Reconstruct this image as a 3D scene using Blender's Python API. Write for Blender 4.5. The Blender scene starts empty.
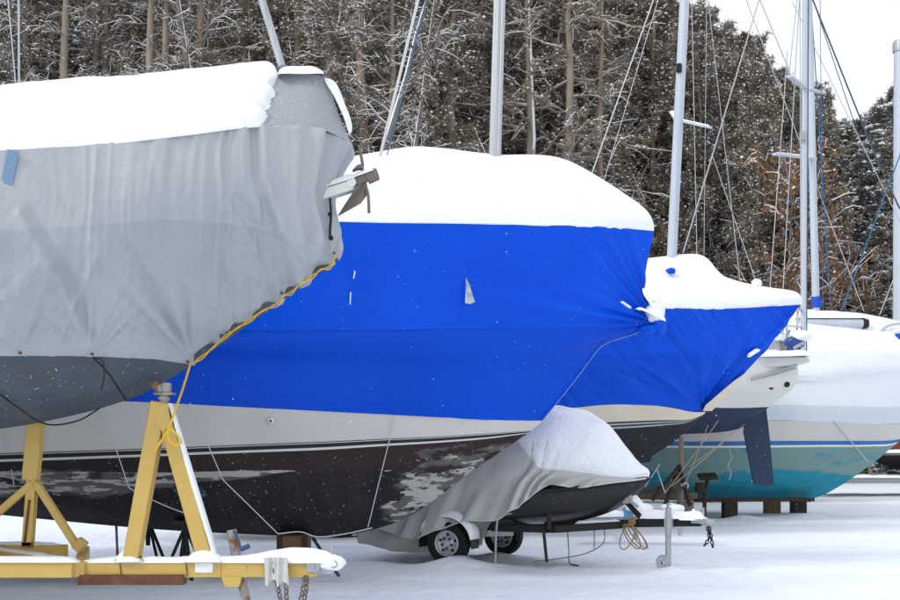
import bpy, math, random
import numpy as np
from mathutils import Vector

random.seed(7); RNG = np.random.default_rng(11)
SC = bpy.context.scene
COL = SC.collection
F, CX, HY, HC = 1250.0, 450.0, 436.0, 1.6      # lens in photo pixels, horizon row, camera height

# ------------------------------------------------------------------ basics
def P(px, py, Y):
    return np.array([(px-CX)*Y/F, Y, HC+(HY-py)*Y/F])

def proj(V):
    return CX+F*V[..., 0]/V[..., 1], HY-F*(V[..., 2]-HC)/V[..., 1]

def nrm(v):
    v = np.asarray(v, float); return v/(np.linalg.norm(v)+1e-12)

def hash3(i, j, k, s):
    n = (i*374761393 + j*668265263 + k*2147483647 + s*974634777) & 0xffffffff
    n = ((n ^ (n >> 13))*1274126177) & 0xffffffff
    return ((n ^ (n >> 16)) & 0xffff)/65535.0

def vnoise(Pt, scale=1.0, seed=0):
    Q = np.asarray(Pt, float)*scale
    I = np.floor(Q).astype(np.int64); f = Q-I; f = f*f*(3-2*f)
    out = 0
    for a in (0, 1):
        for b in (0, 1):
            for c in (0, 1):
                w = (f[..., 0] if a else 1-f[..., 0])*(f[..., 1] if b else 1-f[..., 1])*(f[..., 2] if c else 1-f[..., 2])
                out = out+w*hash3(I[..., 0]+a, I[..., 1]+b, I[..., 2]+c, seed)
    return out

def fbm(Pt, scale=1.0, seed=0, oct=3):
    s = 0; a = .5
    for o in range(oct):
        s = s+a*vnoise(Pt, scale*2**o, seed+o*17); a *= .5
    return s/(1-.5**oct)

def catmull(A, n, axis=0):
    A = np.moveaxis(np.asarray(A, float), axis, 0); m = len(A)
    if m == 2:
        t = np.linspace(0, 1, n+1).reshape((-1,)+(1,)*(A.ndim-1))
        R = A[0]*(1-t)+A[1]*t
        return np.moveaxis(R, 0, axis)
    E = np.concatenate([[2*A[0]-A[1]], A, [2*A[-1]-A[-2]]])
    out = []
    for i in range(m-1):
        p0, p1, p2, p3 = E[i:i+4]
        for k in range(n):
            t = k/n
            out.append(.5*(2*p1+(p2-p0)*t+(2*p0-5*p1+4*p2-p3)*t*t+(3*p1-p0-3*p2+p3)*t**3))
    out.append(A[-1])
    return np.moveaxis(np.array(out), 0, axis)

# ------------------------------------------------------------------ materials
MATS = {}
def mat(name, col, rough=.7, metal=0, col2=None, nscale=4., ncon=.5, bump=0, bscale=30., bdist=.02, spec=.5, stretch=None, detail=4):
    m = bpy.data.materials.new(name); m.use_nodes = True
    nt = m.node_tree; b = nt.nodes['Principled BSDF']
    b.inputs['Base Color'].default_value = (*col, 1); b.inputs['Roughness'].default_value = rough
    b.inputs['Metallic'].default_value = metal; b.inputs['Specular IOR Level'].default_value = spec
    tc = nt.nodes.new('ShaderNodeTexCoord'); vec = tc.outputs['Object']
    if stretch:
        mp = nt.nodes.new('ShaderNodeMapping'); mp.inputs['Scale'].default_value = stretch
        nt.links.new(vec, mp.inputs['Vector']); vec = mp.outputs['Vector']
    if col2 is not None:
        n = nt.nodes.new('ShaderNodeTexNoise'); n.inputs['Scale'].default_value = nscale; n.inputs['Detail'].default_value = detail
        nt.links.new(vec, n.inputs['Vector'])
        r = nt.nodes.new('ShaderNodeValToRGB')
        r.color_ramp.elements[0].position = .5-ncon/2; r.color_ramp.elements[1].position = .5+ncon/2
        r.color_ramp.elements[0].color = (*col, 1); r.color_ramp.elements[1].color = (*col2, 1)
        nt.links.new(n.outputs['Fac'], r.inputs['Fac']); nt.links.new(r.outputs['Color'], b.inputs['Base Color'])
    if bump:
        n2 = nt.nodes.new('ShaderNodeTexNoise'); n2.inputs['Scale'].default_value = bscale; n2.inputs['Detail'].default_value = 4
        nt.links.new(vec, n2.inputs['Vector'])
        bp = nt.nodes.new('ShaderNodeBump'); bp.inputs['Strength'].default_value = bump; bp.inputs['Distance'].default_value = bdist
        nt.links.new(n2.outputs['Fac'], bp.inputs['Height']); nt.links.new(bp.outputs['Normal'], b.inputs['Normal'])
    MATS[name] = m
    return m

def wear_layer(m, colr, thr=.5, soft=.04, scale=9., stretch=(1, 1, 1), attr='wear', gain=.8, detail=8):
    """chips / stains: a noise cut by a painted mask attribute, over what the base colour already is"""
    nt = m.node_tree; b = nt.nodes['Principled BSDF']
    a = nt.nodes.new('ShaderNodeAttribute'); a.attribute_name = attr
    tc = nt.nodes.new('ShaderNodeTexCoord'); mp = nt.nodes.new('ShaderNodeMapping'); mp.inputs['Scale'].default_value = stretch
    nt.links.new(tc.outputs['Object'], mp.inputs['Vector'])
    n = nt.nodes.new('ShaderNodeTexNoise'); n.inputs['Scale'].default_value = scale; n.inputs['Detail'].default_value = detail
    n.inputs['Roughness'].default_value = .62
    nt.links.new(mp.outputs['Vector'], n.inputs['Vector'])
    ma = nt.nodes.new('ShaderNodeMath'); ma.operation = 'MULTIPLY_ADD'; ma.inputs[1].default_value = gain
    nt.links.new(a.outputs['Fac'], ma.inputs[0]); nt.links.new(n.outputs['Fac'], ma.inputs[2])
    mr = nt.nodes.new('ShaderNodeMapRange'); mr.inputs['From Min'].default_value = thr+gain-soft; mr.inputs['From Max'].default_value = thr+gain+soft
    nt.links.new(ma.outputs[0], mr.inputs['Value'])
    mx = nt.nodes.new('ShaderNodeMix'); mx.data_type = 'RGBA'
    nt.links.new(mr.outputs['Result'], mx.inputs[0])
    src = b.inputs['Base Color']
    if src.is_linked: nt.links.new(src.links[0].from_socket, mx.inputs[6])
    else: mx.inputs[6].default_value = src.default_value
    mx.inputs[7].default_value = (*colr, 1)
    nt.links.new(mx.outputs[2], src)

def flecks(m, colr, scale=60., thr=.74, soft=.03):
    """fine dry-snow grains clinging to a surface"""
    nt = m.node_tree; b = nt.nodes['Principled BSDF']
    tc = nt.nodes.new('ShaderNodeTexCoord')
    n = nt.nodes.new('ShaderNodeTexNoise'); n.inputs['Scale'].default_value = scale; n.inputs['Detail'].default_value = 2
    nt.links.new(tc.outputs['Object'], n.inputs['Vector'])
    mr = nt.nodes.new('ShaderNodeMapRange'); mr.inputs['From Min'].default_value = thr-soft; mr.inputs['From Max'].default_value = thr+soft
    nt.links.new(n.outputs['Fac'], mr.inputs['Value'])
    mx = nt.nodes.new('ShaderNodeMix'); mx.data_type = 'RGBA'
    nt.links.new(mr.outputs['Result'], mx.inputs[0]); src = b.inputs['Base Color']
    if src.is_linked: nt.links.new(src.links[0].from_socket, mx.inputs[6])
    else: mx.inputs[6].default_value = src.default_value
    mx.inputs[7].default_value = (*colr, 1); nt.links.new(mx.outputs[2], src)

SNOWC = (.88, .905, .94)
M_snow = mat('snow', (.84, .87, .91), .85, col2=(.90, .915, .945), nscale=5, ncon=.6, bump=.6, bscale=16, bdist=.03, spec=.2)
M_gsnow = mat('ground_snow', (.79, .845, .93), .85, col2=(.86, .895, .955), nscale=.7, ncon=.5, bump=.7, bscale=5, bdist=.06, spec=.2)
M_tarp = mat('grey_tarp', (.31, .335, .375), .75, col2=(.39, .41, .445), nscale=1.2, ncon=.6, bump=.55, bscale=11, bdist=.03, spec=.3)
M_tarp2 = mat('grey_tarp_double', (.35, .372, .408), .75, col2=(.43, .445, .475), nscale=1.2, ncon=.6, bump=.55, bscale=11, bdist=.03, spec=.3)
M_tarpd = mat('grey_tarp_dusted', (.32, .34, .375), .75, bump=.2, bscale=8, spec=.3)
flecks(M_tarpd, (.62, .64, .68), 55, .70, .07)
M_patch = mat('blue_tape', (.15, .25, .40), .6)
M_grayhull = mat('slate_bottom_paint', (.056, .072, .098), .55, col2=(.085, .104, .132), nscale=2.5, ncon=.35, bump=.1, bscale=40)
wear_layer(M_grayhull, (.085, .085, .095), .62, .10, 3., gain=0)
flecks(M_grayhull, (.5, .53, .56), 38, .72, .03)
M_wrap = mat('blue_shrink_wrap', (.0, .064, .60), .34, col2=(.0, .088, .72), nscale=.8, ncon=.6, bump=.22, bscale=8, bdist=.02, spec=.13)
M_wrap2 = mat('blue_shrink_wrap_shaded', (.0, .076, .64), .34, col2=(.0, .060, .56), nscale=.8, ncon=.6, bump=.22, bscale=8, bdist=.02, spec=.13)  # same blue film, darker: shade of the lower half put into the colour
flecks(M_wrap, (.10, .20, .72), 16, .78, .04); flecks(M_wrap2, (.10, .20, .72), 16, .78, .04)
M_hem = mat('pale_tape_edge', (.16, .28, .55), .5)
M_top = mat('grey_white_gelcoat', (.56, .55, .53), .4, col2=(.62, .61, .585), nscale=1.5, ncon=.6)
M_black = mat('black_stripe', (.012, .012, .014), .4)
M_whitel = mat('white_stripe', (.62, .62, .62), .5)
M_bottom = mat('black_bottom_paint', (.017, .016, .020), .6, col2=(.034, .030, .034), nscale=3, ncon=.4, bump=.25, bscale=22)
wear_layer(M_bottom, (.042, .027, .025), .45, .14, 3.5, (.5, 1, 1), attr='rust', gain=.5)
wear_layer(M_bottom, (.12, .115, .115), .44, .05, 5, (.4, 1, 1.6), gain=.42, detail=9)
wear_layer(M_bottom, (.42, .41, .385), .485, .016, 9, (.38, 1, 1.9), gain=.55, detail=12)
flecks(M_bottom, (.42, .42, .44), 34, .715, .02)
M_cream = mat('cream_gelcoat', (.62, .54, .42), .45, col2=(.68, .62, .52), nscale=2, ncon=.5)
M_bottom2 = mat('black_bottom_paint_plain', (.018, .018, .022), .6, col2=(.03, .03, .034), nscale=4, ncon=.5, bump=.2, bscale=22)
flecks(M_bottom2, (.4, .4, .42), 26, .73, .02)
M_whitegel = mat('white_gelcoat', (.72, .70, .65), .4, col2=(.76, .75, .72), nscale=2, ncon=.5)
M_navy = mat('navy_bottom_paint', (.030, .050, .095), .6, col2=(.045, .065, .11), nscale=4, ncon=.5, bump=.2, bscale=20)
flecks(M_navy, (.4, .42, .46), 24, .73, .02)
M_turq = mat('turquoise_bottom_paint', (.012, .22, .34), .6, col2=(.03, .31, .42), nscale=6, ncon=.5, stretch=(.5, 1, 2.2), bump=.2, bscale=20)
wear_layer(M_turq, (.19, .31, .30), .40, .05, 1.6, (.4, 1, 1.2), gain=.22)
M_tstripe = mat('blue_boot_stripe', (.01, .13, .42), .4)
M_wwrap = mat('white_shrink_wrap', (.70, .75, .81), .5, col2=(.77, .81, .86), nscale=1, ncon=.6, bump=.35, bscale=5, spec=.4)
M_wwrapd = mat('white_shrink_wrap_hem', (.60, .66, .73), .5, bump=.3, bscale=6, spec=.4)
M_yel = mat('yellow_paint', (.53, .35, .08), .5, col2=(.58, .405, .12), nscale=5, ncon=.6, bump=.1, bscale=40)
wear_layer(M_yel, (.14, .05, .02), .605, .03, 8., gain=.12)
M_rust = mat('rusted_steel', (.10, .035, .018), .85, col2=(.18, .075, .035), nscale=12, ncon=.5, bump=.3, bscale=60)
M_rustpipe = mat('rusted_galvanised', (.33, .32, .31), .6, col2=(.20, .085, .035), nscale=9, ncon=.15, metal=.2)
M_galv = mat('galvanised_steel', (.42, .44, .46), .5, metal=.5, col2=(.33, .35, .37), nscale=20, ncon=.5)
M_alu = mat('mast_aluminium', (.46, .48, .51), .42, metal=.45, col2=(.36, .38, .41), nscale=1.5, ncon=.3, stretch=(14, 14, .06))
M_mastw = mat('mast_painted', (.50, .55, .62), .4, col2=(.43, .48, .56), nscale=1.5, ncon=.3, stretch=(10, 10, .08))
M_steel = mat('stainless', (.55, .56, .58), .25, metal=.9)
M_wire = mat('stay_wire', (.42, .43, .45), .5, metal=.2)
M_wiredark = mat('dark_stay', (.045, .07, .11), .5)
M_wireblue = mat('blue_line', (.03, .13, .28), .7)
M_wirew = mat('white_line', (.55, .57, .6), .6)
M_yrope = mat('yellow_rope', (.72, .45, .03), .7, bump=.4, bscale=120)
M_tan = mat('tan_rope', (.42, .33, .22), .8)
M_orange = mat('orange_cable', (.27, .165, .075), .55)
M_blackm = mat('black_metal', (.014, .014, .016), .45)
M_rubber = mat('tyre_rubber', (.018, .018, .019), .8, bump=.2, bscale=50)
M_rim = mat('galvanised_rim', (.52, .54, .57), .4, metal=.4)
M_anchor = mat('weathered_anchor_steel', (.165, .155, .14), .6, metal=.25, col2=(.16, .12, .09), nscale=10, ncon=.4)
M_wood = mat('weathered_wood', (.17, .14, .11), .85, col2=(.26, .22, .18), nscale=6, ncon=.6, stretch=(1, 1, 9), bump=.3, bscale=30)
M_woodb = mat('brown_stained_wood', (.095, .055, .028), .8, col2=(.19, .115, .06), nscale=5, ncon=.6, stretch=(1, 1, 5), bump=.3, bscale=30)
M_woodd = mat('dark_wet_timber', (.035, .028, .024), .85, col2=(.06, .05, .04), nscale=8, ncon=.5)
M_rag = mat('frozen_rag', (.58, .58, .56), .9, col2=(.50, .50, .48), nscale=9, ncon=.5, bump=.5, bscale=25)
M_blkhull = mat('black_gelcoat', (.013, .013, .015), .3, col2=(.022, .022, .024), nscale=8, ncon=.6)
flecks(M_blkhull, (.35, .35, .37), 40, .74, .02)
M_ltarp = mat('light_grey_tarp', (.46, .46, .45), .8, col2=(.54, .54, .53), nscale=2.5, ncon=.6, bump=.3, bscale=9, spec=.25)
M_bluecloth = mat('blue_cloth', (.006, .06, .46), .7)
M_bluest = mat('blue_painted_steel', (.02, .06, .13), .5)
M_redhull = mat('red_brown_hull', (.22, .05, .025), .5, col2=(.15, .04, .02), nscale=3, ncon=.5)
M_outb = mat('outboard_cowl', (.012, .055, .24), .35)
M_bark = mat('pine_bark', (.33, .275, .225), .9, col2=(.20, .165, .135), nscale=5, ncon=.5, stretch=(1, 1, .25), bump=.6, bscale=9, bdist=.05)
M_barkr = mat('red_pine_bark', (.37, .275, .20), .9, col2=(.21, .16, .125), nscale=5, ncon=.45, stretch=(1, 1, .25), bump=.6, bscale=9, bdist=.05)
M_barkd = mat('dark_bark', (.12, .10, .085), .9, col2=(.20, .17, .145), nscale=5, ncon=.5, stretch=(1, 1, .25), bump=.6, bscale=9, bdist=.05)
M_need = mat('pine_needles', (.175, .150, .116), .8, col2=(.25, .21, .160), nscale=.8, ncon=.5, spec=.2)
M_needb = mat('brown_needles', (.24, .155, .085), .8, col2=(.17, .125, .085), nscale=.9, ncon=.5, spec=.2)
M_needg = mat('spruce_needles', (.13, .135, .13), .8, col2=(.175, .175, .16), nscale=.8, ncon=.5, spec=.2)
M_leaf = mat('dry_oak_leaf', (.27, .145, .065), .8, col2=(.17, .085, .04), nscale=1.5, ncon=.5, spec=.2)
M_tsnow = mat('twig_snow', (.86, .88, .92), .9, spec=.1)

for m_, sp_ in ((M_bottom, .14), (M_bottom2, .14), (M_navy, .18), (M_grayhull, .16), (M_blkhull, .3), (M_blackm, .25), (M_rubber, .2), (M_turq, .25), (M_woodd, .2), (M_black, .3)):
    m_.node_tree.nodes['Principled BSDF'].inputs['Specular IOR Level'].default_value = sp_

# ------------------------------------------------------------------ mesh builder
class MB:
    def __init__(s): s.v = []; s.f = []; s.m = []; s.n = 0
    def add(s, V, Fc, mi=0):
        V = np.asarray(V, float).reshape(-1, 3); o = s.n
        s.v.append(V); s.n += len(V)
        s.f += [tuple(int(i)+o for i in f) for f in Fc]; s.m += [mi]*len(Fc)
        return s
    def box(s, c, size, ax=None, mi=0, bev=.08):
        """box with chamfered edges; ax = 3 axis vectors"""
        c = np.asarray(c, float); h = np.asarray(size, float)/2
        ax = np.eye(3) if ax is None else np.array([nrm(a) for a in ax])
        b = min(h)*2*bev
        vs = []; idx = {}
        for sx in (-1, 1):
            for sy in (-1, 1):
                for sz in (-1, 1):
                    for k in range(3):
                        q = np.array([sx, sy, sz])*h
                        for j in range(3):
                            if j != k: q[j] -= np.sign(q[j])*b
                        idx[(sx, sy, sz, k)] = len(vs); vs.append(c+q@ax)
        fs = []
        for k in range(3):
            i, j = [(1, 2), (2, 0), (0, 1)][k]
            for sg in (-1, 1):
                lp = []
                for (a, b_) in ((-1, -1), (1, -1), (1, 1), (-1, 1)):
                    t = [0, 0, 0]; t[k] = sg; t[i] = a; t[j] = b_; lp.append(idx[(*t, k)])
                fs.append(lp if sg > 0 else lp[::-1])
        for k in range(3):
            i, j = [(1, 2), (2, 0), (0, 1)][k]
            for a in (-1, 1):
                for b_ in (-1, 1):
                    t0 = [0, 0, 0]; t0[i] = a; t0[j] = b_; t1 = list(t0); t0[k] = -1; t1[k] = 1
                    q = [idx[(*t0, i)], idx[(*t1, i)], idx[(*t1, j)], idx[(*t0, j)]]
                    fs.append(q if a*b_ < 0 else q[::-1])
        for sx in (-1, 1):
            for sy in (-1, 1):
                for sz in (-1, 1):
                    t = [idx[(sx, sy, sz, k)] for k in range(3)]
                    fs.append(t if sx*sy*sz > 0 else t[::-1])
        return s.add(vs, fs, mi)
    def beam(s, p0, p1, w, h, up=(0, 0, 1), mi=0, bev=.06):
        p0 = np.asarray(p0, float); p1 = np.asarray(p1, float); d = p1-p0; L = np.linalg.norm(d); d = d/L
        side = nrm(np.cross(up, d)) if abs(np.dot(nrm(up), d)) < .99 else np.array([1., 0, 0]); u = np.cross(d, side)
        return s.box((p0+p1)/2, (L, w, h), (d, side, u), mi, bev)
    def tube(s, pts, r, n=8, mi=0, flat=1.0, closed_ends=True):
        pts = np.asarray(pts, float); m = len(pts); r = np.broadcast_to(np.asarray(r, float), (m,))
        T = np.gradient(pts, axis=0); T /= np.linalg.norm(T, axis=1)[:, None]+1e-12
        a = np.array([0, 0, 1.]) if abs(T[0][2]) < .9 else np.array([1., 0, 0])
        N = nrm(np.cross(T[0], a)); V = []
        for i in range(m):
            N = nrm(N-T[i]*np.dot(N, T[i])); B = np.cross(T[i], N)
            for k in range(n):
                t = 2*math.pi*k/n; V.append(pts[i]+r[i]*(N*math.cos(t)+B*math.sin(t)*flat))
        fs = [(i*n+k, i*n+(k+1) % n, (i+1)*n+(k+1) % n, (i+1)*n+k) for i in range(m-1) for k in range(n)]
        if closed_ends: fs += [tuple(range(n))[::-1], tuple((m-1)*n+k for k in range(n))]
        return s.add(V, fs, mi)
    def grid(s, G, mi=None, flip=False):
        V_, U_ = G.shape[:2]
        fs = []; ms = []
        for i in range(V_-1):
            for j in range(U_-1):
                q = (i*U_+j, i*U_+j+1, (i+1)*U_+j+1, (i+1)*U_+j)
                fs.append(q[::-1] if flip else q)
                ms.append(0 if mi is None else (mi(i, j) if callable(mi) else mi))
        o = len(s.f); s.add(G.reshape(-1, 3), fs); s.m[o:] = ms
        return s
    def prism(s, poly, off, mi=0):
        """closed polygon pushed along vector off"""
        A = np.asarray(poly, float); n = len(A); B = A+np.asarray(off, float)
        fs = [tuple(range(n))[::-1], tuple(range(n, 2*n))]+[(k, (k+1) % n, n+(k+1) % n, n+k) for k in range(n)]
        return s.add(np.concatenate([A, B]), fs, mi)
    def lathe(s, prof, c, axis, n=28, mi=0):
        axis = nrm(axis); a = np.array([0, 0, 1.]) if abs(axis[2]) < .9 else np.array([1., 0, 0])
        u = nrm(np.cross(axis, a)); w = np.cross(axis, u); V = []
        for (r, h) in prof:
            for k in range(n):
                t = 2*math.pi*k/n; V.append(np.asarray(c)+axis*h+r*(u*math.cos(t)+w*math.sin(t)))
        fs = [(i*n+k, i*n+(k+1) % n, (i+1)*n+(k+1) % n, (i+1)*n+k) for i in range(len(prof)-1) for k in range(n)]
        return s.add(V, fs, mi)
    def blob(s, c, r, seed=0, amp=.25, nu=18, nv=12, mi=0, fr=2.2):
        c = np.asarray(c, float); r = np.broadcast_to(np.asarray(r, float), (3,)); V = []
        for i in range(nv+1):
            th = math.pi*i/nv
            for k in range(nu):
                ph = 2*math.pi*k/nu
                V.append([math.sin(th)*math.cos(ph), math.sin(th)*math.sin(ph), math.cos(th)])
        V = np.array(V); d = 1+amp*(fbm(V+seed*3.1, fr, seed)-.5)*2
        fs = [(i*nu+k, (i+1)*nu+k, (i+1)*nu+(k+1) % nu, i*nu+(k+1) % nu) for i in range(nv) for k in range(nu)]
        return s.add(c+V*d[:, None]*r, fs, mi)
    def build(s, name, mats, parent=None, smooth=True, attrs=None):
        V = np.concatenate(s.v); 
        if parent is not None: V = V-np.array(ORG[root_of(parent)])
        me = bpy.data.meshes.new(name); me.from_pydata(V.tolist(), [], s.f)
        for m in (mats if isinstance(mats, (list, tuple)) else [mats]): me.materials.append(m)
        me.polygons.foreach_set('material_index', s.m)
        if attrs:
            for k, a in attrs.items():
                at = me.attributes.new(k, 'FLOAT', 'POINT'); at.data.foreach_set('value', np.asarray(a, np.float32).ravel())
        if smooth:
            me.polygons.foreach_set('use_smooth', [True]*len(me.polygons))
            if smooth != 'full': me.set_sharp_from_angle(angle=math.radians(38))
        me.update()
        o = bpy.data.objects.new(name, me); COL.objects.link(o)
        if parent is not None: o.parent = parent
        else: ORG[o.name] = (0, 0, 0)
        return o

ORG = {}
def root_of(o):
    while o.parent: o = o.parent
    return o.name
def tag(o, label=None, cat=None, group=None, kind=None):
    if label: o['label'] = label
    if cat: o['category'] = cat
    if group: o['group'] = group
    if kind: o['kind'] = kind
    return o
def thing(name, loc, label, cat, group=None):
    o = bpy.data.objects.new(name, None); COL.objects.link(o); o.location = [float(q) for q in loc]
    o.empty_display_size = .2; ORG[o.name] = tuple(float(q) for q in loc)
    return tag(o, label, cat, group)
def dup(root, loc, label=None, rz=0, scale=None):
    r = root.copy(); COL.objects.link(r); r.location = [float(q) for q in loc]; r.rotation_euler = (0, 0, rz)
    if scale is not None: r.scale = scale
    if label: r['label'] = label
    def kids(a, b):
        for ch in list(a.children):
            c = ch.copy(); COL.objects.link(c); c.parent = b; kids(ch, c)
    kids(root, r)
    return r

# ------------------------------------------------------------------ hull panels
def rows3(rows, Yc):
    out = []
    for r in rows:
        out.append([P(px, py, Yc-b) for (px, py, b) in r])
    return np.array(out)
def panel(rows, Yc, nu=16, nv=12):
    A = rows3(rows, Yc)
    for i, r in enumerate(rows):                # straight centreline stays on centre
        pass
    G = catmull(A, nu, 1); G = catmull(G, nv, 0)
    G[..., 1] = np.minimum(G[..., 1], Yc-.0005)
    return G
def normals(G):
    du = np.gradient(G, axis=1); dv = np.gradient(G, axis=0); N = np.cross(du, dv)
    return N/(np.linalg.norm(N, axis=-1, keepdims=True)+1e-12)
def mirror(G, Yc):
    H = G.copy(); H[..., 1] = 2*Yc-H[..., 1]; return H
def both(mb, G, Yc, mi=None, cap0=True, cap1=True):
    mb.grid(G, mi); H = mirror(G, Yc); mb.grid(H, mi, flip=True)
    m0 = 0 if mi is None else (mi(0, 0) if callable(mi) else mi)
    for (on, j, fl) in ((cap0, 0, True), (cap1, -1, False)):
        if on:
            C = np.stack([G[:, j], H[:, j]], 1); mb.grid(C, m0 if not callable(mi) else (lambda i, k: mi(i, 0)), flip=fl)
    return mb
def pdist(px, py, line):
    d = np.full(px.shape, 1e9)
    for (a, b) in zip(line[:-1], line[1:]):
        a = np.array(a, float); b = np.array(b, float); ab = b-a
        t = np.clip(((px-a[0])*ab[0]+(py-a[1])*ab[1])/(ab@ab+1e-9), 0, 1)
        d = np.minimum(d, np.hypot(px-a[0]-t*ab[0], py-a[1]-t*ab[1]))
    return d
def creases(G, lst):
    px, py = proj(G); D = np.zeros(px.shape)
    for line, w, a in lst:
        D += a*np.exp(-(pdist(px, py, line)/w)**2)
    return D
def fan(G, c, R, k, amp, lo=-math.pi, hi=math.pi, seed=0, r0=0):
    """wrinkles running out from a pull point c (photo pixels mark where on the cloth)"""
    px, py = proj(G); r = np.hypot(px-c[0], py-c[1]); th = np.arctan2(-(py-c[1]), px-c[0])
    w = np.exp(-r/R)*(1-np.exp(-r/max(r0, 1.)))
    mid = (lo+hi)/2; half = (hi-lo)/2; dth = (th-mid+math.pi) % (2*math.pi)-math.pi
    w = w*np.clip((half-np.abs(dth))/(.25*half), 0, 1)
    q = np.stack([th*k, r*0+seed, r*.004], -1)
    return amp*w*(np.abs(vnoise(q, 1., seed)-.5)*4-1)
def smooth2(D, k=1):
    for _ in range(k):
        E = np.pad(D, 1, mode='edge'); D = (E[:-2, 1:-1]+E[2:, 1:-1]+E[1:-1, :-2]+E[1:-1, 2:]+2*E[1:-1, 1:-1])/6
    return D
def slab(G, t, seed=0, w=(10, 10, 10, 10), over=.0, noise=.35, nscale=1.6, mask=None):
    """snow lying on surface grid G: closed, rounded at its rims. w = rim widths in cells for v0,v1,u0,u1"""
    V_, U_ = G.shape[:2]; N = normals(G)
    if N[..., 2].mean() < 0: N = -N
    N = N*.6+np.array([0, 0, .4])
    i = np.arange(V_)[:, None]*np.ones((1, U_)); j = np.ones((V_, 1))*np.arange(U_)[None]
    e = np.ones((V_, U_))
    for d, ww in ((i, w[0]), (V_-1-i, w[1]), (j, w[2]), (U_-1-j, w[3])):
        if ww: x = np.clip(d/ww, 0, 1); e = np.minimum(e, np.sqrt(1-(1-x)**2))
    T = t*(1+noise*(fbm(G, nscale, seed)-.5)*2)
    mk = np.ones((V_, U_)) if mask is None else mask
    top = G+N*(T*e*mk)[..., None]+N*(.004-.016*np.clip(1-mk/.25, 0, 1)**2)[..., None]
    bot = G-N*.01
    mb = MB(); mb.grid(top); mb.grid(bot, flip=True)
    per = [(0, k) for k in range(U_)]+[(k, U_-1) for k in range(1, V_)]+[(V_-1, k) for k in range(U_-2, -1, -1)]+[(k, 0) for k in range(V_-2, 0, -1)]
    R = np.array([[top[a] for a in per+per[:1]], [bot[a] for a in per+per[:1]]])
    mb.grid(R, flip=True)
    return mb
def roof_full(G, Yc):
    return np.concatenate([G, mirror(G, Yc)[-2::-1]], 0)
def line(mb, a, b, Y, r, sag=0, Y2=None, n=5, ext=1.0):
    """stay wire between two photo positions at depth Y (Y2 at its far end); ext carries it on past b"""
    p = P(a[0], a[1], Y); q = P(b[0], b[1], Y2 or Y); q = p+(q-p)*ext
    k = 10 if sag else 1
    pts = [p+(q-p)*t+np.array([0, 0, -sag*4*t*(1-t)]) for t in np.linspace(0, 1, k+1)]
    mb.tube(pts, r, n); return mb
def snow_on(p0, p1, w, h, seed=0, n=24, m=9, lump=.35, fr=4, ends=True):
    """ridge of snow lying along the top of a bar from p0 to p1 (points on the bar's top face)"""
    p0 = np.asarray(p0, float); p1 = np.asarray(p1, float); d = nrm(p1-p0); sd = nrm(np.cross((0, 0, 1), d)); up = np.cross(d, sd)
    G = np.zeros((m, n+1, 3))
    for j in range(n+1):
        t = j/n; c = p0+(p1-p0)*t
        e = 1.0
        if ends: x = min(t, 1-t)*np.linalg.norm(p1-p0)/(h*1.2); e = math.sqrt(max(0, 1-(1-min(x, 1))**2))
        hh = h*(1+lump*2*(float(fbm(c+seed, fr, seed))-.5))*max(e, .02); ww = w*(1+.35*(float(fbm(c+seed+9, fr, seed))-.5))
        for i in range(m):
            a = math.pi*i/(m-1)
            G[i, j] = c+sd*math.cos(a)*ww/2*(.85+.15*e)+up*(math.sin(a)**.7*hh-.008)
    return G

def snow_path(pts, w, h, seed=0, m=9, lump=.3, fr=5, prof=None):
    A = catmull(np.asarray(pts, float), 10); n = len(A); T = np.gradient(A, axis=0); G = np.zeros((m, n, 3))
    for j in range(n):
        t = j/(n-1); d = nrm(T[j]); sd = nrm(np.cross((0, 0, 1), d)) if abs(d[2]) < .98 else np.array([0, 1., 0]); up = np.cross(d, sd)
        e = math.sqrt(max(0, 1-(1-min(1, 6*min(t, 1-t)))**2)); k = prof(t) if prof else 1
        hh = h*k*(1+lump*2*(float(fbm(A[j]+seed, fr, seed))-.5))*max(e, .02); ww = w*(.6+.4*k)*(.5+.5*e)*(1+.3*(float(fbm(A[j]+seed+5, fr, seed))-.5))
        for i in range(m):
            a = math.pi*i/(m-1); G[i, j] = A[j]+sd*math.cos(a)*ww/2+up*(math.sin(a)**.8*hh-.008)
    return G
def drift(c, r, h, seed=0, n=22, m=9):
    """small pile of snow: wide skirt, soft peak"""
    G = np.zeros((m, n+1, 3)); c = np.asarray(c, float)
    for i in range(m):
        q = i/(m-1)
        for k in range(n+1):
            a = 2*math.pi*k/n; rr = 1+.35*(float(vnoise(np.array([math.cos(a)*1.3+seed, math.sin(a)*1.3, seed*1.7]), 1., seed))-.5)
            G[i, k] = c+np.array([math.cos(a)*r[0]*q*rr, math.sin(a)*r[1]*q*rr, h*(1-q)**1.0*(1-.25*math.sin(q*math.pi))-.01])
    return G[::-1]

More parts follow.
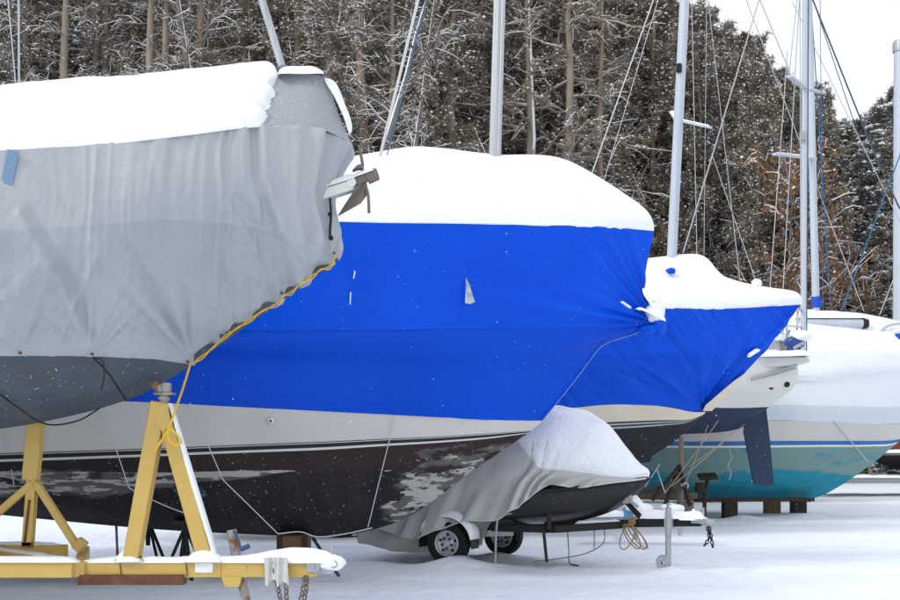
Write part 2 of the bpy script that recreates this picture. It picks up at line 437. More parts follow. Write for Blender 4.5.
# ================================================================== SETTING
def build_ground():
    mb = MB()
    xs = np.concatenate([np.linspace(-400, -30, 10)[:-1], np.linspace(-30, 30, 361), np.linspace(30, 400, 10)[1:]])
    ys = np.concatenate([np.linspace(-60, 4, 8)[:-1], np.linspace(4, 44, 301), np.linspace(44, 600, 16)[1:]])
    X, Y = np.meshgrid(xs, ys); G = np.stack([X, Y, X*0], -1)
    near = np.clip((44-Y)/10, 0, 1)*np.clip((30-abs(X))/6, 0, 1)*np.clip((Y-3)/3, 0, 1)
    Z = .10*(fbm(G, .35, 3)-.5)+.05*(fbm(G*np.array([.5, 1.6, 1]), 1.1, 5)-.5)
    # faint wheel ruts running along the yard
    for yy in (12.9, 15.05, 18.6, 20.3):
        Z -= .035*np.exp(-((Y-yy-.05*np.sin(X*.7))/.16)**2)
    G[..., 2] = Z*near-.02
    for (x, y, h, s) in ((-.1, 15.2, .10, .35), (.35, 15.3, .07, .4), (.75, 16.5, .06, .4), (2.6, 15.1, .05, .3), (-1.0, 15.6, .06, .4)):
        G[..., 2] += h*np.exp(-((X-x)**2+(Y-y)**2)/s**2)
    G[..., 2] += .035*near*(fbm(G, 2.2, 31)-.5)
    for (x, y, h, s) in ((.03, 15.45, .06, .16), (.2, 15.5, .05, .14), (2.66, 15.1, .06, .13), (-3.0, 14.1, .06, .22), (-5.0, 14.3, .05, .2), (7.2, 25.2, .08, .3), (5.75, 24.5, .08, .3), (4.15, 22.6, .08, .25), (1.4, 15.3, .05, .1), (-1.8, 14.35, .06, .22), (.6, 16.8, .05, .2)):
        G[..., 2] += h*np.exp(-((X-x)**2+(Y-y)**2)/s**2)
    # a walked line of old footprints, half filled in
    for k in range(16):
        fx = 6.4-.42*k*.9; fy = 11.2+.26*k+.12*(k % 2)
        G[..., 2] -= .05*np.exp(-((X-fx)/.13)**2-((Y-fy)/.11)**2)
    mb.grid(G)
    o = mb.build('ground', M_gsnow, smooth='full'); tag(o, 'snow covered boat yard ground', kind='structure'); return o
build_ground()

# ================================================================== GREY COVERED SAILBOAT
YG = 10.8
def build_grey():
    hem = [(-680, 350, 1.2), (-450, 352, 1.3), (-200, 354, 1.25), (-60, 355, 1.1), (30, 356, .93), (90, 357, .74), (140, 359, .5), (168, 361, .3), (190, 364, .08)]
    r2a = [(-680, 300, 1.28), (-450, 302, 1.36), (-200, 303, 1.33), (-50, 304, 1.2), (50, 305, 1.05), (130, 306, .82), (195, 307, .56), (235, 308, .33), (264, 310, .09)]
    r3 = [(-680, 245, 1.33), (-450, 242, 1.4), (-200, 238, 1.38), (-30, 232, 1.28), (80, 226, 1.13), (170, 220, .93), (250, 228, .62), (305, 244, .34), (336, 258, .09)]
    r3a = [(-680, 205, 1.33), (-450, 202, 1.4), (-200, 196, 1.38), (-20, 190, 1.28), (90, 185, 1.13), (180, 180, .96), (255, 184, .70), (305, 188, .44), (334, 194, .14)]
    r4 = [(-680, 175, 1.28), (-450, 170, 1.36), (-200, 162, 1.36), (-20, 153, 1.26), (90, 145, 1.10), (180, 135, .93), (255, 126, .70), (312, 127, .46), (351, 142, .20)]
    r5 = [(-680, 125, 0.), (-450, 121, 0.), (-200, 110, 0.), (-20, 101, 0.), (90, 93, 0.), (180, 84, 0.), (268, 75, .08), (302, 73, .16), (326, 76, .14)]
    keel = [(-680, 470, 0), (-450, 462, 0), (-200, 447, 0), (-60, 436, 0), (20, 426, 0), (75, 415, 0), (115, 404, 0), (150, 390, 0), (190, 364, 0)]
    bil = [(-680, 425, 1.0), (-450, 425, 1.05), (-200, 420, 1.0), (-60, 411, .84), (25, 403, .66), (82, 395, .47), (126, 387, .30), (160, 377, .17), (190, 364, .05)]
    ro = thing('covered_sailboat', (-4.2, YG, 1.3), 'sailboat with grey canvas cover laced by yellow rope, standing on the yellow trailer', 'boat')
    # hull
    G = panel([keel, bil, hem], YG, 14, 12); mb = MB(); both(mb, G, YG)
    Gi = panel([hem, r2a, r3], YG, 14, 14); px, py = proj(Gi)                # bow topsides under the cover
    Gi[..., 1] = np.minimum(YG-(YG-Gi[..., 1])*.72+.03, YG); Gi[..., 0] += .004
    both(mb, Gi, YG)
    W = np.full(mb.n, .35)
    mb.build('hull', M_grayhull, ro, attrs={'wear': W})
    # cover side
    nv = 50; G = panel([hem, r2a, r3, r3a, r4], YG, 80, nv); N = normals(G); px, py = proj(G)
    vv = np.linspace(0, 4, G.shape[0])[:, None]*np.ones((1, G.shape[1])); s = vv/4
    wp = px+10*(vnoise(np.stack([px/60, py/50, px*0], -1), 1., 77)-.5)+(py-230)*.06
    ridge = lambda a, b, sd: 1-np.abs(vnoise(np.stack([wp/a, py/b, px*0], -1), 1., sd)-.5)*4
    D = .030*np.clip(ridge(15, 260, 4), -.2, 1)*np.clip((px-90)/140, .16, 1)*np.clip(1.3-s, .45, 1)+.010*ridge(8, 120, 41)*np.clip((px-20)/160, .25, 1)
    dq = px+.42*(py-300); D += .022*np.clip(1-np.abs(vnoise(np.stack([dq/30, py/160, px*0], -1), 1., 55)-.5)*5, 0, 1)*np.clip((py-215)/50, 0, 1)*np.clip((215-px)/40, 0, 1)
    D += .010*(vnoise(np.stack([px/34, py/300, px*0], -1), 1., 9)-.5)*2
    D += .05*(vnoise(np.stack([px/110, py/200, px*0], -1), 1., 31)-.5)
    for (c, R, k, a, lo, hi, sd) in (((92, 357), 90, 5, .030, .4, 2.8, 1), ((192, 364), 130, 7, .06, 1.3, 2.9, 2), ((20, 355), 80, 5, .025, .4, 2.7, 3),
                                     ((278, 302), 60, 7, .05, .9, 2.6, 5), ((312, 276), 48, 6, .045, .8, 2.4, 6), ((335, 258), 45, 6, .04, 1.2, 2.8, 7), ((-60, 354), 60, 7, .03, .4, 2.7, 8),
                                     ((238, 328), 60, 7, .04, 1.0, 2.7, 11)):
        D += fan(G, c, R, k, a*.55, lo, hi, sd, 6)
    D += creases(G, [([(256, 128), (258, 170), (268, 215), (284, 262), (290, 286)], 6, -.05), ([(262, 128), (266, 180), (280, 230)], 6, .035),
                     ([(238, 200), (262, 240), (282, 285)], 6.5, -.04), ([(225, 215), (222, 280), (214, 345)], 5, -.022),
                     ([(97, 150), (90, 230), (88, 300), (91, 355)], 1.6, .012), ([(320, 130), (310, 190), (322, 240)], 6, .04), ([(330, 130), (322, 190), (332, 250)], 6, -.03),
                     ([(295, 130), (293, 200), (306, 262)], 6, .03), ([(20, 215), (60, 285), (92, 355)], 5, .022), ([(30, 212), (72, 285), (95, 350)], 6, -.024),
                     ([(95, 240), (140, 300), (190, 360)], 6, .022), ([(130, 250), (160, 305), (190, 358)], 5, -.022), ([(230, 130), (228, 200)], 5, -.012)])
    D *= np.clip(vv*2.2, .25, 1); D = smooth2(np.maximum(D*1.35, -.06), 2)
    # scalloped hem between the lacing points along the stem
    G = G-N*D[..., None] if N[..., 1].mean() > 0 else G+N*D[..., None]
    U_ = G.shape[1]; edge = np.clip((np.arange(U_)-(U_-48))/48., 0, 1)[None]**2
    sc = np.clip(2-vv, 0, 1)*0+(vv < 2.02)*np.abs(np.sin(vv*math.pi*2.6))**1.5
    G[..., 0] -= edge*sc*.045; G[..., 2] += edge*sc*.05
    mb = MB(); both(mb, G, YG, lambda i, j: 1 if i >= 2*nv else 0)
    # roof of cover
    Gr = panel([r4, r5], YG, 44, 26)
    s_ = np.linspace(0, 1, 27)[:, None]; Gr[..., 2] -= .05*np.sin(math.pi*s_)*np.clip((vnoise(Gr*np.array([1, 0, 0]), 1.3, 3)), 0, 1)
    both(mb, Gr, YG, lambda i, j: 2)
    cov = mb.build('cover', [M_tarp, M_tarp2, M_tarpd], ro, smooth='full')
    # snow on roof, its ragged front edge at the hip
    cut = 6*44+15
    S = roof_full(Gr[:, :cut+1], YG)
    jj = np.linspace(0, 1, S.shape[1])[None, :, None]**60
    S[..., 0:1] += jj*.10*(vnoise(S*np.array([0, 1, 1]), 5, 2)[..., None]-.5)
    uj = np.arange(S.shape[1])[None, :]*np.ones((S.shape[0], 1)); mk = np.clip((cut-1-uj-6*vnoise(S*np.array([.3, 1, 1]), 5, 3)-6*vnoise(S*np.array([.3, 1, 1]), 19, 5)-5*np.abs(np.linspace(-1, 1, S.shape[0]))[:, None])/16., 0, 1); mk = np.sqrt(1-(1-mk)**2)
    mb = slab(S, .125, 4, (6, 6, 0, 0), noise=.35, nscale=2.2, mask=mk); mb.build('snow_layer', M_snow, ro, smooth='full')
    mb = MB()
    G2 = snow_on(P(278, 77, YG-.14), P(325, 77, YG-.12), .26, .10, 5, 20); mb.grid(G2)
    for k, (a, b, c, d) in enumerate(((329, 78, 336, 95), (335, 92, 344, 114), (343, 112, 351, 138))):
        pass
    mb.grid(snow_path([P(328, 79, YG-.1), P(335, 93, YG-.12), P(343, 112, YG-.13), P(350, 134, YG-.13)], .17, .05, 3)); mb.build('front_snow', M_snow, ro, smooth='full')
    mb = MB(); mb.box(P(10, 167, YG-1.285), (.085, .006, .26), ((1, .1, -.2), (0, 1, 0), (.2, 0, 1))); mb.build('repair_tape', M_patch, ro)
    # lacing
    pts = [(190, 365), (202, 356), (214, 347), (226, 335), (238, 328), (250, 319), (263, 311), (278, 303), (284, 296), (291, 292), (301, 284), (312, 276), (321, 270), (330, 266), (336, 256)]
    A = catmull(np.array([P(x, y, YG-.13) for x, y in pts]), 5); mb = MB(); mb.tube(A, .007, 6)
    B = catmull(np.array([P(x, y+(3 if i % 2 else -1), YG-.14) for i, (x, y) in enumerate(pts)]), 5); mb.tube(B, .005, 6)
    tail = catmull(np.array([P(*q) for q in ((190, 365, YG-.12), (183, 388, YG-.2), (176, 408, YG-.4), (170, 425, YG-.46), (162, 440, YG-.46), (154, 452, YG-.45))]), 6); mb.tube(tail, .010, 6)
    loop = catmull(np.array([P(*q, YG-.47) for q in ((170, 428), (178, 436), (181, 443), (175, 445), (169, 440), (168, 431), (171, 430))]), 6); mb.tube(loop, .010, 6)
    mb.build('lacing_rope', M_yrope, ro)
    for (x, y, b) in [(x-2, y-1, .15) for x, y in pts[::2]]+[(92, 356, .78), (20, 355, .98)]:
        mb = MB(); mb.lathe([(.0, -.012), (.011, -.012), (.012, .01), (0, .01)], P(x, y-2, YG-b), (0, 1, 0), 10); mb.build('grommet', M_rust, ro)
    # black tie lines
    mb = MB()
    mb.tube(catmull(np.array([P(93, 357, YG-.80), P(108, 373, YG-.66), P(126, 400, YG-.38)]), 6), .008, 6)
    mb.tube(catmull(np.array([P(93, 357, YG-.82), P(103, 362, YG-.8), P(104, 378, YG-.75), P(101, 390, YG-.72)]), 6), .006, 6)
    mb.tube(catmull(np.array([P(-2, 393, YG-.9), P(20, 409, YG-.7), P(38, 421, YG-.5), P(55, 425, YG-.45), P(80, 420, YG-.35), P(100, 408, YG-.2)]), 6), .007, 6)
    mb.build('tie_line', M_blackm, ro)
    # bow roller on the stem head and pulpit rope
    mb = MB(); a = P(322, 196, YG-.12); b = P(353, 186, YG-.12); mb.beam(a, b, .14, .085); mb.beam(a+[0, 0, .06], b+[0, 0, .055], .16, .015)
    mb.lathe([(0, -.08), (.04, -.08), (.04, .08), (0, .08)], P(352, 184, YG-.12), (0, 1, 0), 14)
    mb.build('bow_roller', M_whitegel, ro)
    mb = MB(); mb.grid(snow_on(P(328, 187, YG-.13), P(356, 178, YG-.13), .16, .06, 2, 14)); mb.build('roller_snow', M_snow, ro, smooth='full')
    mb = MB(); mb.tube(catmull(np.array([P(330, 198, YG-.2), P(331, 215, YG-.2), P(330, 232, YG-.2), P(331, 240, YG-.2)]), 5), .011, 6); mb.blob(P(330, 214, YG-.21), .02, 1); mb.blob(P(331, 238, YG-.21), .022, 2)
    mb.build('black_cord', M_blackm, ro)
    # furled forestay pole and shrouds
    mb = MB(); mb.tube([P(282, 66, YG), P(262, 0, YG), P(262-20*6, -66*6, YG)], [.034, .034, .03], 10); mb.build('forestay', M_alu, ro)
    mb = MB(); line(mb, (19, 110), (18.5, 0), YG+.6, .011, ext=5); line(mb, (17, 100), (8, 0), YG+.5, .007, ext=5); mb.build('shroud', M_wire, ro)
    # anchor, hanging in the roller
    ya = YG-.16
    an = thing('anchor', P(365, 190, ya), 'weathered steel plough anchor with snow on the bow roller of the grey covered boat', 'anchor')
    mb = MB(); mb.beam(P(348, 184, ya), P(378, 173, ya), .05, .075); mb.box(P(372, 176, ya), (.10, .07, .10), ((.9, 0, .4), (0, 1, 0), (-.4, 0, .9))); mb.build('shank', M_anchor, an)
    mb = MB()
    for sgn in (-1, 1):
        mb.prism([P(357, 186, ya), P(366, 180, ya), P(369, 192, ya), P(361, 203, ya+.11*sgn), P(338, 216, ya+.02*sgn), P(344, 206, ya+.0*sgn)], (0, .014*sgn, 0))
    mb.prism([P(352, 170, ya-.05), P(357, 165, ya-.05), P(363, 163, ya-.05), P(363, 168, ya-.05), P(357, 168, ya-.05)], (0, .10, 0))
    mb.build('fluke', M_anchor, an, smooth=False)
    mb = MB(); mb.tube([P(359, 145, ya), P(363, 166, ya)], .013, 8); mb.build('stock_rod', M_anchor, an); mb = MB(); mb.tube(catmull(np.array([P(366, 187, ya-.06), P(368.3, 196, ya-.06), P(369, 213, ya-.06)]), 4), .013, 8); mb.build('stock_rod', M_anchor, an)
    mb = MB(); mb.grid(snow_on(P(352, 178, ya), P(374, 170, ya), .09, .04, 7, 12)); mb.build('snow', M_snow, an, smooth='full')
build_grey()

# ================================================================== YELLOW TRAILER
def chain_mb(path, link=.062, r=.0075):
    mb = MB(); A = np.asarray(path, float); A = catmull(A, 20) if len(A) > 2 else np.linspace(A[0], A[1], 40)
    seg = np.linalg.norm(np.diff(A, axis=0), axis=1); cum = np.concatenate([[0], np.cumsum(seg)]); step = link*.68; k = 0; s = link/2
    while s < cum[-1]:
        c = np.array([np.interp(s, cum, A[:, q]) for q in range(3)]); i = min(np.searchsorted(cum, s), len(A)-1); t = nrm(A[i]-A[i-1])
        sd = nrm(np.cross(t, (0, 1, .2))); b = np.cross(t, sd); w = sd*math.cos(.6+k*math.pi/2)+b*math.sin(.6+k*math.pi/2)
        ring = [c+t*(link/2-r)*math.cos(a)*(1.0)+w*(link*.30)*math.sin(a) for a in np.linspace(0, 2*math.pi, 13)]
        mb.tube(ring, r, 5, closed_ends=False); s += step; k += 1
    return mb
def wheel_parts(root, c, ax, R, w, tyre='tyre'):
    ax = nrm(ax)
    wmb = MB(); wmb.lathe([(R*.60, -w*.42), (R*.78, -w*.5), (R*.93, -w*.46), (R, -w*.3), (R, w*.3), (R*.93, w*.46), (R*.78, w*.5), (R*.60, w*.42), (R*.58, 0), (R*.60, -w*.42)], c, ax, 36)
    o = wmb.build('wheel', M_rubber, root)
    r = MB(); r.lathe([(R*.60, w*.40), (R*.565, w*.46), (R*.52, w*.42), (R*.50, w*.20), (R*.36, w*.12), (R*.30, w*.26), (R*.17, w*.30), (R*.15, w*.42), (0, w*.44)], c, ax, 36)
    r.lathe([(R*.58, -w*.3), (R*.40, -w*.2), (0, -w*.2)], c, ax, 24)
    r.build('rim', M_rim, o)
    a = nrm(np.cross(ax, (0, 0, 1))); u = np.cross(ax, a)
    for k in range(5):
        nb = MB(); t = 2*math.pi*k/5+.3; nb.lathe([(.016, 0), (.016, .02), (0, .022)], np.asarray(c)+ax*w*.29+(a*math.cos(t)+u*math.sin(t))*R*.245, ax, 6)
        nb.build('wheel_nut', M_blackm, o)
        nb = MB(); t += .63; nb.lathe([(R*.07, 0), (R*.07, .004), (0, .004)], np.asarray(c)+ax*w*.175+(a*math.cos(t)+u*math.sin(t))*R*.40, ax, 10); nb.build('rim_slot', M_blackm, o)
    return o
YT = 10.5
def build_ytrailer():
    t = thing('boat_trailer', (-3.5, YT, 0), 'yellow painted steel boat trailer with A frame bow stand and snowy tongue', 'trailer')
    zt = P(0, 561, YT)[2]; zb = P(0, 577, YT)[2]; zc = (zt+zb)/2; h = zt-zb
    X = lambda px, Y=YT: (px-CX)*Y/F
    mb = MB(); mb.box(((X(222)+X(318))/2, YT, zc), (X(318)-X(222), .098, h*.985), bev=.04); V_ = np.concatenate(mb.v); mb.build('tongue_end', M_yel, t, attrs={'wear': np.where(V_[:, 0] > X(260), 1.15, .1)})
    mb = MB(); mb.box(((X(80)+X(222))/2, YT, zc), (X(222)-X(80), .10, h), bev=.04)
    mb.box(((X(79)-8.6)/2, 10.2, zc+.03), (X(79, 10.2)+8.6, .10, h*.98), bev=.04)                 # near side rail
    mb.build('tongue_beam', M_yel, t)
    mb = MB(); mb.beam((-8.6, 12.0, zc+.03), (X(76, 12.0), 11.7, zc+.03), .10, h, bev=.04)
    mb.beam((X(80, 11.6), 11.75, zc+.02), (X(82), 10.42, zc-.0), .09, h*.9, bev=.04)
    mb.beam((X(-70, 11.3), 11.95, zc+.04), (X(74, 10.9), 10.75, zc-.01), .09, h*.8, bev=.04)
    for x in (-5.0, -7.9): mb.beam((x, 10.26, zc), (x, 11.93, zc), .09, h*.9, bev=.04)
    mb.build('side_frame', M_yel, t)
    mb = MB(); a = P(80, 575, YT); mb.box(((X(80)+X(186))/2, YT-.02, P(0, 575.4, YT)[2]-.03), (X(186)-X(80), .12, .085), bev=.05); mb.build('rusty_plate', M_rust, t)
    # far side A frame / bow stand
    ay = YT
    mb = MB(); mb.beam(P(132, 559, ay), P(160, 402, ay), .13, .15, up=(0, 1, 0)); mb.build('stand_leg', M_yel, t)
    mb = MB(); mb.beam(P(205, 555, ay+.01), P(164, 408, ay+.01), .13, .13, up=(0, 1, 0)); sl = mb.build('stand_leg', M_yel, t)
    mb = MB(); pts0 = P(214, 553, ay); pts1 = P(169, 404, ay); d = nrm(pts1-pts0); nr = np.array([d[2], 0, -d[0]])
    mb.beam(pts0+nr*.008, pts1+nr*.006, .11, .03, up=(nr[0], 0, nr[2])); mb.build('leg_snow', M_snow, t, smooth='full')
    mb = MB(); mb.tube([P(164, 414, ay), P(164, 393, ay)], .042, 12); mb.tube([P(164, 400, ay), P(164, 397, ay)], .052, 12); mb.box(P(165, 394, ay), (.16, .14, .018)); mb.build('stand_head', M_rustpipe, t)
    mb = MB(); mb.box(P(158, 388, ay), (.055, .10, .10), ((.8, 0, .6), (0, 1, 0), (-.6, 0, .8))); mb.box(P(167, 388, ay), (.06, .10, .085)); mb.box(P(162, 387, ay), (.09, .08, .05)); mb.build('bow_pad', M_rustpipe, t)
    for (fx, w_) in ((131, .24), (204, .26)):
        mb = MB(); mb.box(P(fx, 559.5, ay-.0), (w_, .14, .016)); fp = mb.build('foot_plate', M_yel, t)
        for dx in (-.08, .08):
            mb = MB(); mb.lathe([(.013, 0), (.013, .014), (0, .016)], P(fx, 558.5, ay-.045)+[dx, 0, .004], (0, 0, 1), 6); mb.build('bolt', M_rust, fp)
    mb = MB(); mb.prism([P(159, 404, ay-.068), P(168, 404, ay-.068), P(171, 424, ay-.068), P(163, 432, ay-.068), P(155, 424, ay-.068)], (0, -.012, 0)); mb.build('gusset', M_yel, t)
    for q_ in (120, 186):
        mb = MB(); mb.beam(P(q_, 563, YT-.054), P(q_+1.2, 576, YT-.054), .006, .012, up=(0, 1, 0)); mb.build('rust_run', M_rust, t)
    # post stand with two braces
    py = 11.0
    mb = MB(); mb.beam(P(28, 546, py), P(33.5, 468, py), .085, .10, up=(0, 1, 0)); mb.beam(P(31, 480, py-.005), P(36, 420, py-.005), .13, .12, up=(0, 1, 0)); mb.build('post', M_yel, t)
    mb = MB(); mb.beam(P(36, 483, py-.02), P(78, 548, py-.02), .06, .075, up=(0, 1, 0)); mb.box(P(80, 545, py-.02), (.09, .1, .11), ((.8, 0, -.6), (0, 1, 0), (.6, 0, .8))); mb.build('brace', M_yel, t)
    mb = MB(); mb.beam(P(33, 483, py-.02), P(-22, 530, py-.02), .06, .075, up=(0, 1, 0)); mb.build('brace', M_yel, t)
    mb = MB(); mb.box(P(27.5, 545, py-.04), (.10, .02, .05)); mb.beam(P(24.5, 543, py-.055), P(29.5, 500, py-.055), .02, .012, up=(0, 1, 0)); mb.build('rust_streak', M_rust, t)
    # hitch end
    mb = MB(); mb.box(P(313, 566, YT-.06), (.11, .03, .10)); mb.box(P(322, 568, YT), (.2, .10, .10)); mb.lathe([(0, 0), (.016, 0), (.016, .02), (0, .02)], P(313, 566, YT-.075), (0, -1, 0), 8)
    mb.tube([P(331.5, 557, YT), P(332, 546, YT)], .017, 10); mb.lathe([(.02, -.03), (.034, -.03), (.034, .03), (.02, .03)], P(334, 564, YT-.04), (0, 1, 0), 14); mb.build('hitch', M_galv, t)
    mb = MB(); mb.prism([P(221, 577, YT-.06), P(241, 577, YT-.06), P(239, 587, YT-.06), P(225, 587, YT-.06)], (0, .14, 0)); mb.build('jack_bracket', M_yel, t)
    mb = MB(); mb.tube([P(231.5, 530, YT+.10), P(238, 565, YT+.08), P(250, 616, YT+.05), P(251, 622, YT+.05)], [.042, .042, .036, .05], 14); j = mb.build('jack', M_rustpipe, t)
    mb = MB(); mb.tube(catmull(np.array([P(234, 531, YT+.05), P(238, 540, YT), P(240.5, 549, YT-.02)]), 5), .012, 8); mb.tube([P(241, 549.5, YT-.02), P(249, 546, YT-.04)], .021, 10); mb.build('crank_handle', M_bluest, j)
    for path in ((P(274, 562, YT-.09), P(276, 578, YT-.09), P(280, 598, YT-.09), P(284, 622, YT-.09)), (P(286, 583, YT-.09), P(287, 600, YT-.1), P(293, 622, YT-.1)),
                 (P(305, 575, YT-.05), P(303, 590, YT-.06), P(299, 608, YT-.06), P(298, 624, YT-.06)), (P(307, 575, YT-.05), P(306, 590, YT-.02), P(303, 606, YT-.02), P(300, 623, YT-.02))):
        chain_mb(path).build('safety_chain', M_anchor, t)
    # snow on the steel
    mb = MB(); mb.grid(snow_path([(X(q), YT, zt-.004) for q in np.linspace(82, 339, 12)], .165, .125, 4, lump=.22, fr=3, prof=lambda t: .42+.58/(1+math.exp(-(t-.70)*22))))
    mb.grid(drift(P(128, 560, YT-.02), (.13, .085), .17, 3)); mb.grid(drift(P(205, 560, YT-.02), (.19, .09), .20, 5)); mb.blob(P(330, 563, YT), (.13, .075, .07), 6, .25); mb.box(P(204, 567, YT-.056), (.15, .012, .10), bev=.3)
    mb.grid(snow_on((-8.5, 10.2, zt+.03), (X(80, 10.2), 10.2, zt+.03), .13, .045, 8, 80, fr=2)); mb.grid(snow_on((-8.5, 12.0, zt+.035), (X(70, 12.), 11.72, zt+.035), .11, .03, 9, 60))
    mb.grid(snow_on((X(-70, 11.3), 11.95, zc+.04+h*.4), (X(72, 10.9), 10.78, zc+h*.39), .09, .03, 10, 40))
    mb.build('snow', M_snow, t, smooth='full')
    # wheels, axle aft of the frame edge
    mb = MB(); mb.beam((-5.6, 10.0, .36), (-5.6, 12.2, .36), .08, .08); mb.box((-5.6, 10.2, .41), (.1, .08, .10)); mb.box((-5.6, 11.97, .41), (.1, .08, .10)); mb.build('axle', M_yel, t)
    wheel_parts(t, (-5.6, 9.98, .35), (0, -1, 0), .36, .2); wheel_parts(t, (-5.6, 12.22, .35), (0, 1, 0), .36, .2)
    for x in (-4.2, -7.2):                                                            # keel rests
        mb = MB(); zk = np.interp(x, [-9, -5.2, -3.2], [1.30, 1.42, 1.62]); mb.beam((x, YG, zc+.03), (x, YG, zk+.08), .14, .14); mb.beam((x, 10.26, zc+.02), (x, 11.93, zc+.02), .085, h*.8); mb.build('keel_rest', M_yel, t)
    # rag hung over the tongue
    mb = MB()
    for (x0, x1, y1, sd, dy) in ((264, 275, 583, 1, -.098), (274.5, 287, 585, 2, -.106)):
        G = np.zeros((14, 12, 3))
        for i in range(14):
            for k in range(12):
                u = k/11; v = i/13; px = x0+(x1-x0)*u+2.2*v*(1 if sd == 2 else .6); py = 558+(y1-558+3*math.sin(u*5+sd))*v
                G[i, k] = P(px, py, YT+dy+.012*math.sin(u*9+sd+v*2))
        mb.grid(G); H = G.copy(); H[..., 1] += .014; mb.grid(H, flip=True)
        for a in (np.stack([G[-1], H[-1]]), np.stack([H[:, 0], G[:, 0]]), np.stack([G[:, -1], H[:, -1]])): mb.grid(a)
    tag(mb.build('rag', M_rag, smooth='full'), 'stiff white frozen rag hung over the snowy tongue of the yellow trailer', 'rag')
build_ytrailer()

# ================================================================== LARGE BLUE WRAPPED BOAT
YB = 14.6
def build_blue():
    ro = thing('wrapped_sailboat', (-2.6, YB, .4), 'large sailboat in bright blue shrink wrap with worn black bottom and snowy roof', 'boat', 'boats under blue shrink wrap')
    keel = [(-280, 490, 0), (-100, 505, 0), (40, 519, 0), (150, 529, 0), (240, 534, 0), (310, 536, 0), (362, 532, 0), (412, 515, 0), (470, 473, 0), (527, 434, 0)]
    bil = [(-280, 470, .9), (-100, 485, .95), (40, 497, .95), (150, 505, .85), (240, 510, .7), (310, 510, .52), (365, 505, .34), (415, 491, .2), (470, 463, .1), (527, 434, .03)]
    r1 = [(-280, 468, 1.32), (-100, 465, 1.4), (30, 461, 1.36), (140, 457, 1.26), (240, 453, 1.08), (320, 450, .88), (385, 446, .66), (435, 443, .46), (485, 439, .24), (528, 433.5, .04)]
    r2 = [(-280, 459, 1.34), (-100, 456.5, 1.42), (30, 452.5, 1.38), (140, 449, 1.28), (240, 445, 1.10), (320, 442, .90), (385, 439, .68), (435, 437, .48), (485, 434, .26), (531, 431, .04)]
    r3 = [(-280, 390, 1.48), (-100, 394, 1.55), (30, 398, 1.5), (140, 402, 1.42), (240, 407, 1.25), (320, 411, 1.05), (385, 414, .8), (440, 417, .55), (495, 420, .28), (543, 421, .04)]
    r3m = [(-280, 352, 1.53), (-100, 355, 1.61), (30, 358, 1.57), (140, 361, 1.49), (250, 364, 1.32), (345, 367, 1.1), (425, 369, .85), (490, 371, .58), (540, 372, .3), (584, 371, .05)]
    r35 = [(-280, 338, 1.56), (-100, 341, 1.64), (40, 343, 1.6), (160, 345, 1.53), (270, 348, 1.36), (365, 349, 1.14), (450, 350, .88), (518, 350, .6), (570, 349, .33), (606, 346, .06)]
    r4 = [(-280, 325, 1.58), (-100, 327, 1.65), (40, 329, 1.62), (160, 330, 1.55), (280, 331, 1.38), (380, 330, 1.16), (465, 329, .9), (535, 328, .62), (598, 327, .35), (655, 325, .07)]
    r5 = [(-280, 275, 1.58), (-100, 275, 1.65), (40, 275, 1.62), (160, 275, 1.55), (280, 275, 1.39), (380, 275, 1.19), (465, 275, .96), (535, 276, .71), (593, 279, .43), (645, 283, .12)]
    r6 = [(-280, 222, 1.58), (-100, 221, 1.65), (40, 221, 1.62), (160, 221, 1.55), (280, 221, 1.4), (380, 222, 1.2), (465, 223, 1.0), (540, 225, .75), (602, 227, .48), (654, 231, .16)]
    rid = [(-280, 185, 0), (-100, 180, 0), (40, 176, 0), (160, 174, 0), (270, 173, 0), (345, 170, 0), (418, 160, 0), (490, 167, 0), (566, 173, 0), (650, 225, .0)]
    G = panel([keel, bil, r1], YB, 16, 16); mb = MB(); both(mb, G, YB); px, py = proj(G)
    w = np.zeros(px.shape)
    top = np.interp(px, [-280, 0, 200, 330, 345], [474, 470, 469, 467, 467]); bot = np.interp(px, [-280, 0, 120, 200, 330, 345], [502, 500, 499, 487, 470, 468])
    band = np.clip((py-top)/2.5, 0, 1)*np.clip((bot-py)/5, 0, 1)*(px < 345)
    w = np.maximum(w, band*(.90+.10*np.exp(-((py-top-3)/4)**2)+.35*np.exp(-((px-250)/70)**2)*np.exp(-((py-474)/7)**2)))
    for (cx, cy, rx, ry, a) in ((425, 490, 34, 26, 1.05), (398, 512, 24, 14, .95), (470, 462, 28, 12, .95), (455, 478, 26, 16, .95), (388, 470, 30, 10, .7), (500, 447, 20, 7, .9), (60, 483, 90, 17, .93), (15, 488, 50, 12, .95), (120, 484, 60, 15, .95), (445, 470, 60, 30, .80)):
        w = np.maximum(w, a*np.exp(-((px-cx)/rx)**4-((py-cy)/ry)**4))
    ru = np.clip(1-(py-top)/9, 0, 1)*(px > 180)+np.exp(-((px-445)/75)**2-((py-455)/11)**2)
    W = np.concatenate([w.ravel(), w.ravel(), np.zeros(mb.n-2*w.size)]); Ru = np.concatenate([ru.ravel(), ru.ravel(), np.zeros(mb.n-2*ru.size)])
    hull = mb.build('hull', M_bottom, ro, smooth='full', attrs={'wear': W, 'rust': Ru})
    G = panel([r1, r2], YB, 16, 10); N = normals(G); G[..., 1] -= .004
    mb = MB(); both(mb, G, YB, lambda i, j: 1 if i < 3 else (2 if i in (8,) else 0)); mb.build('boot_stripe', [M_black, M_whitel, M_top], ro, smooth='full')
    G = panel([r2, r3], YB, 16, 8); mb = MB(); both(mb, G, YB); mb.build('topside', M_top, ro, smooth='full')
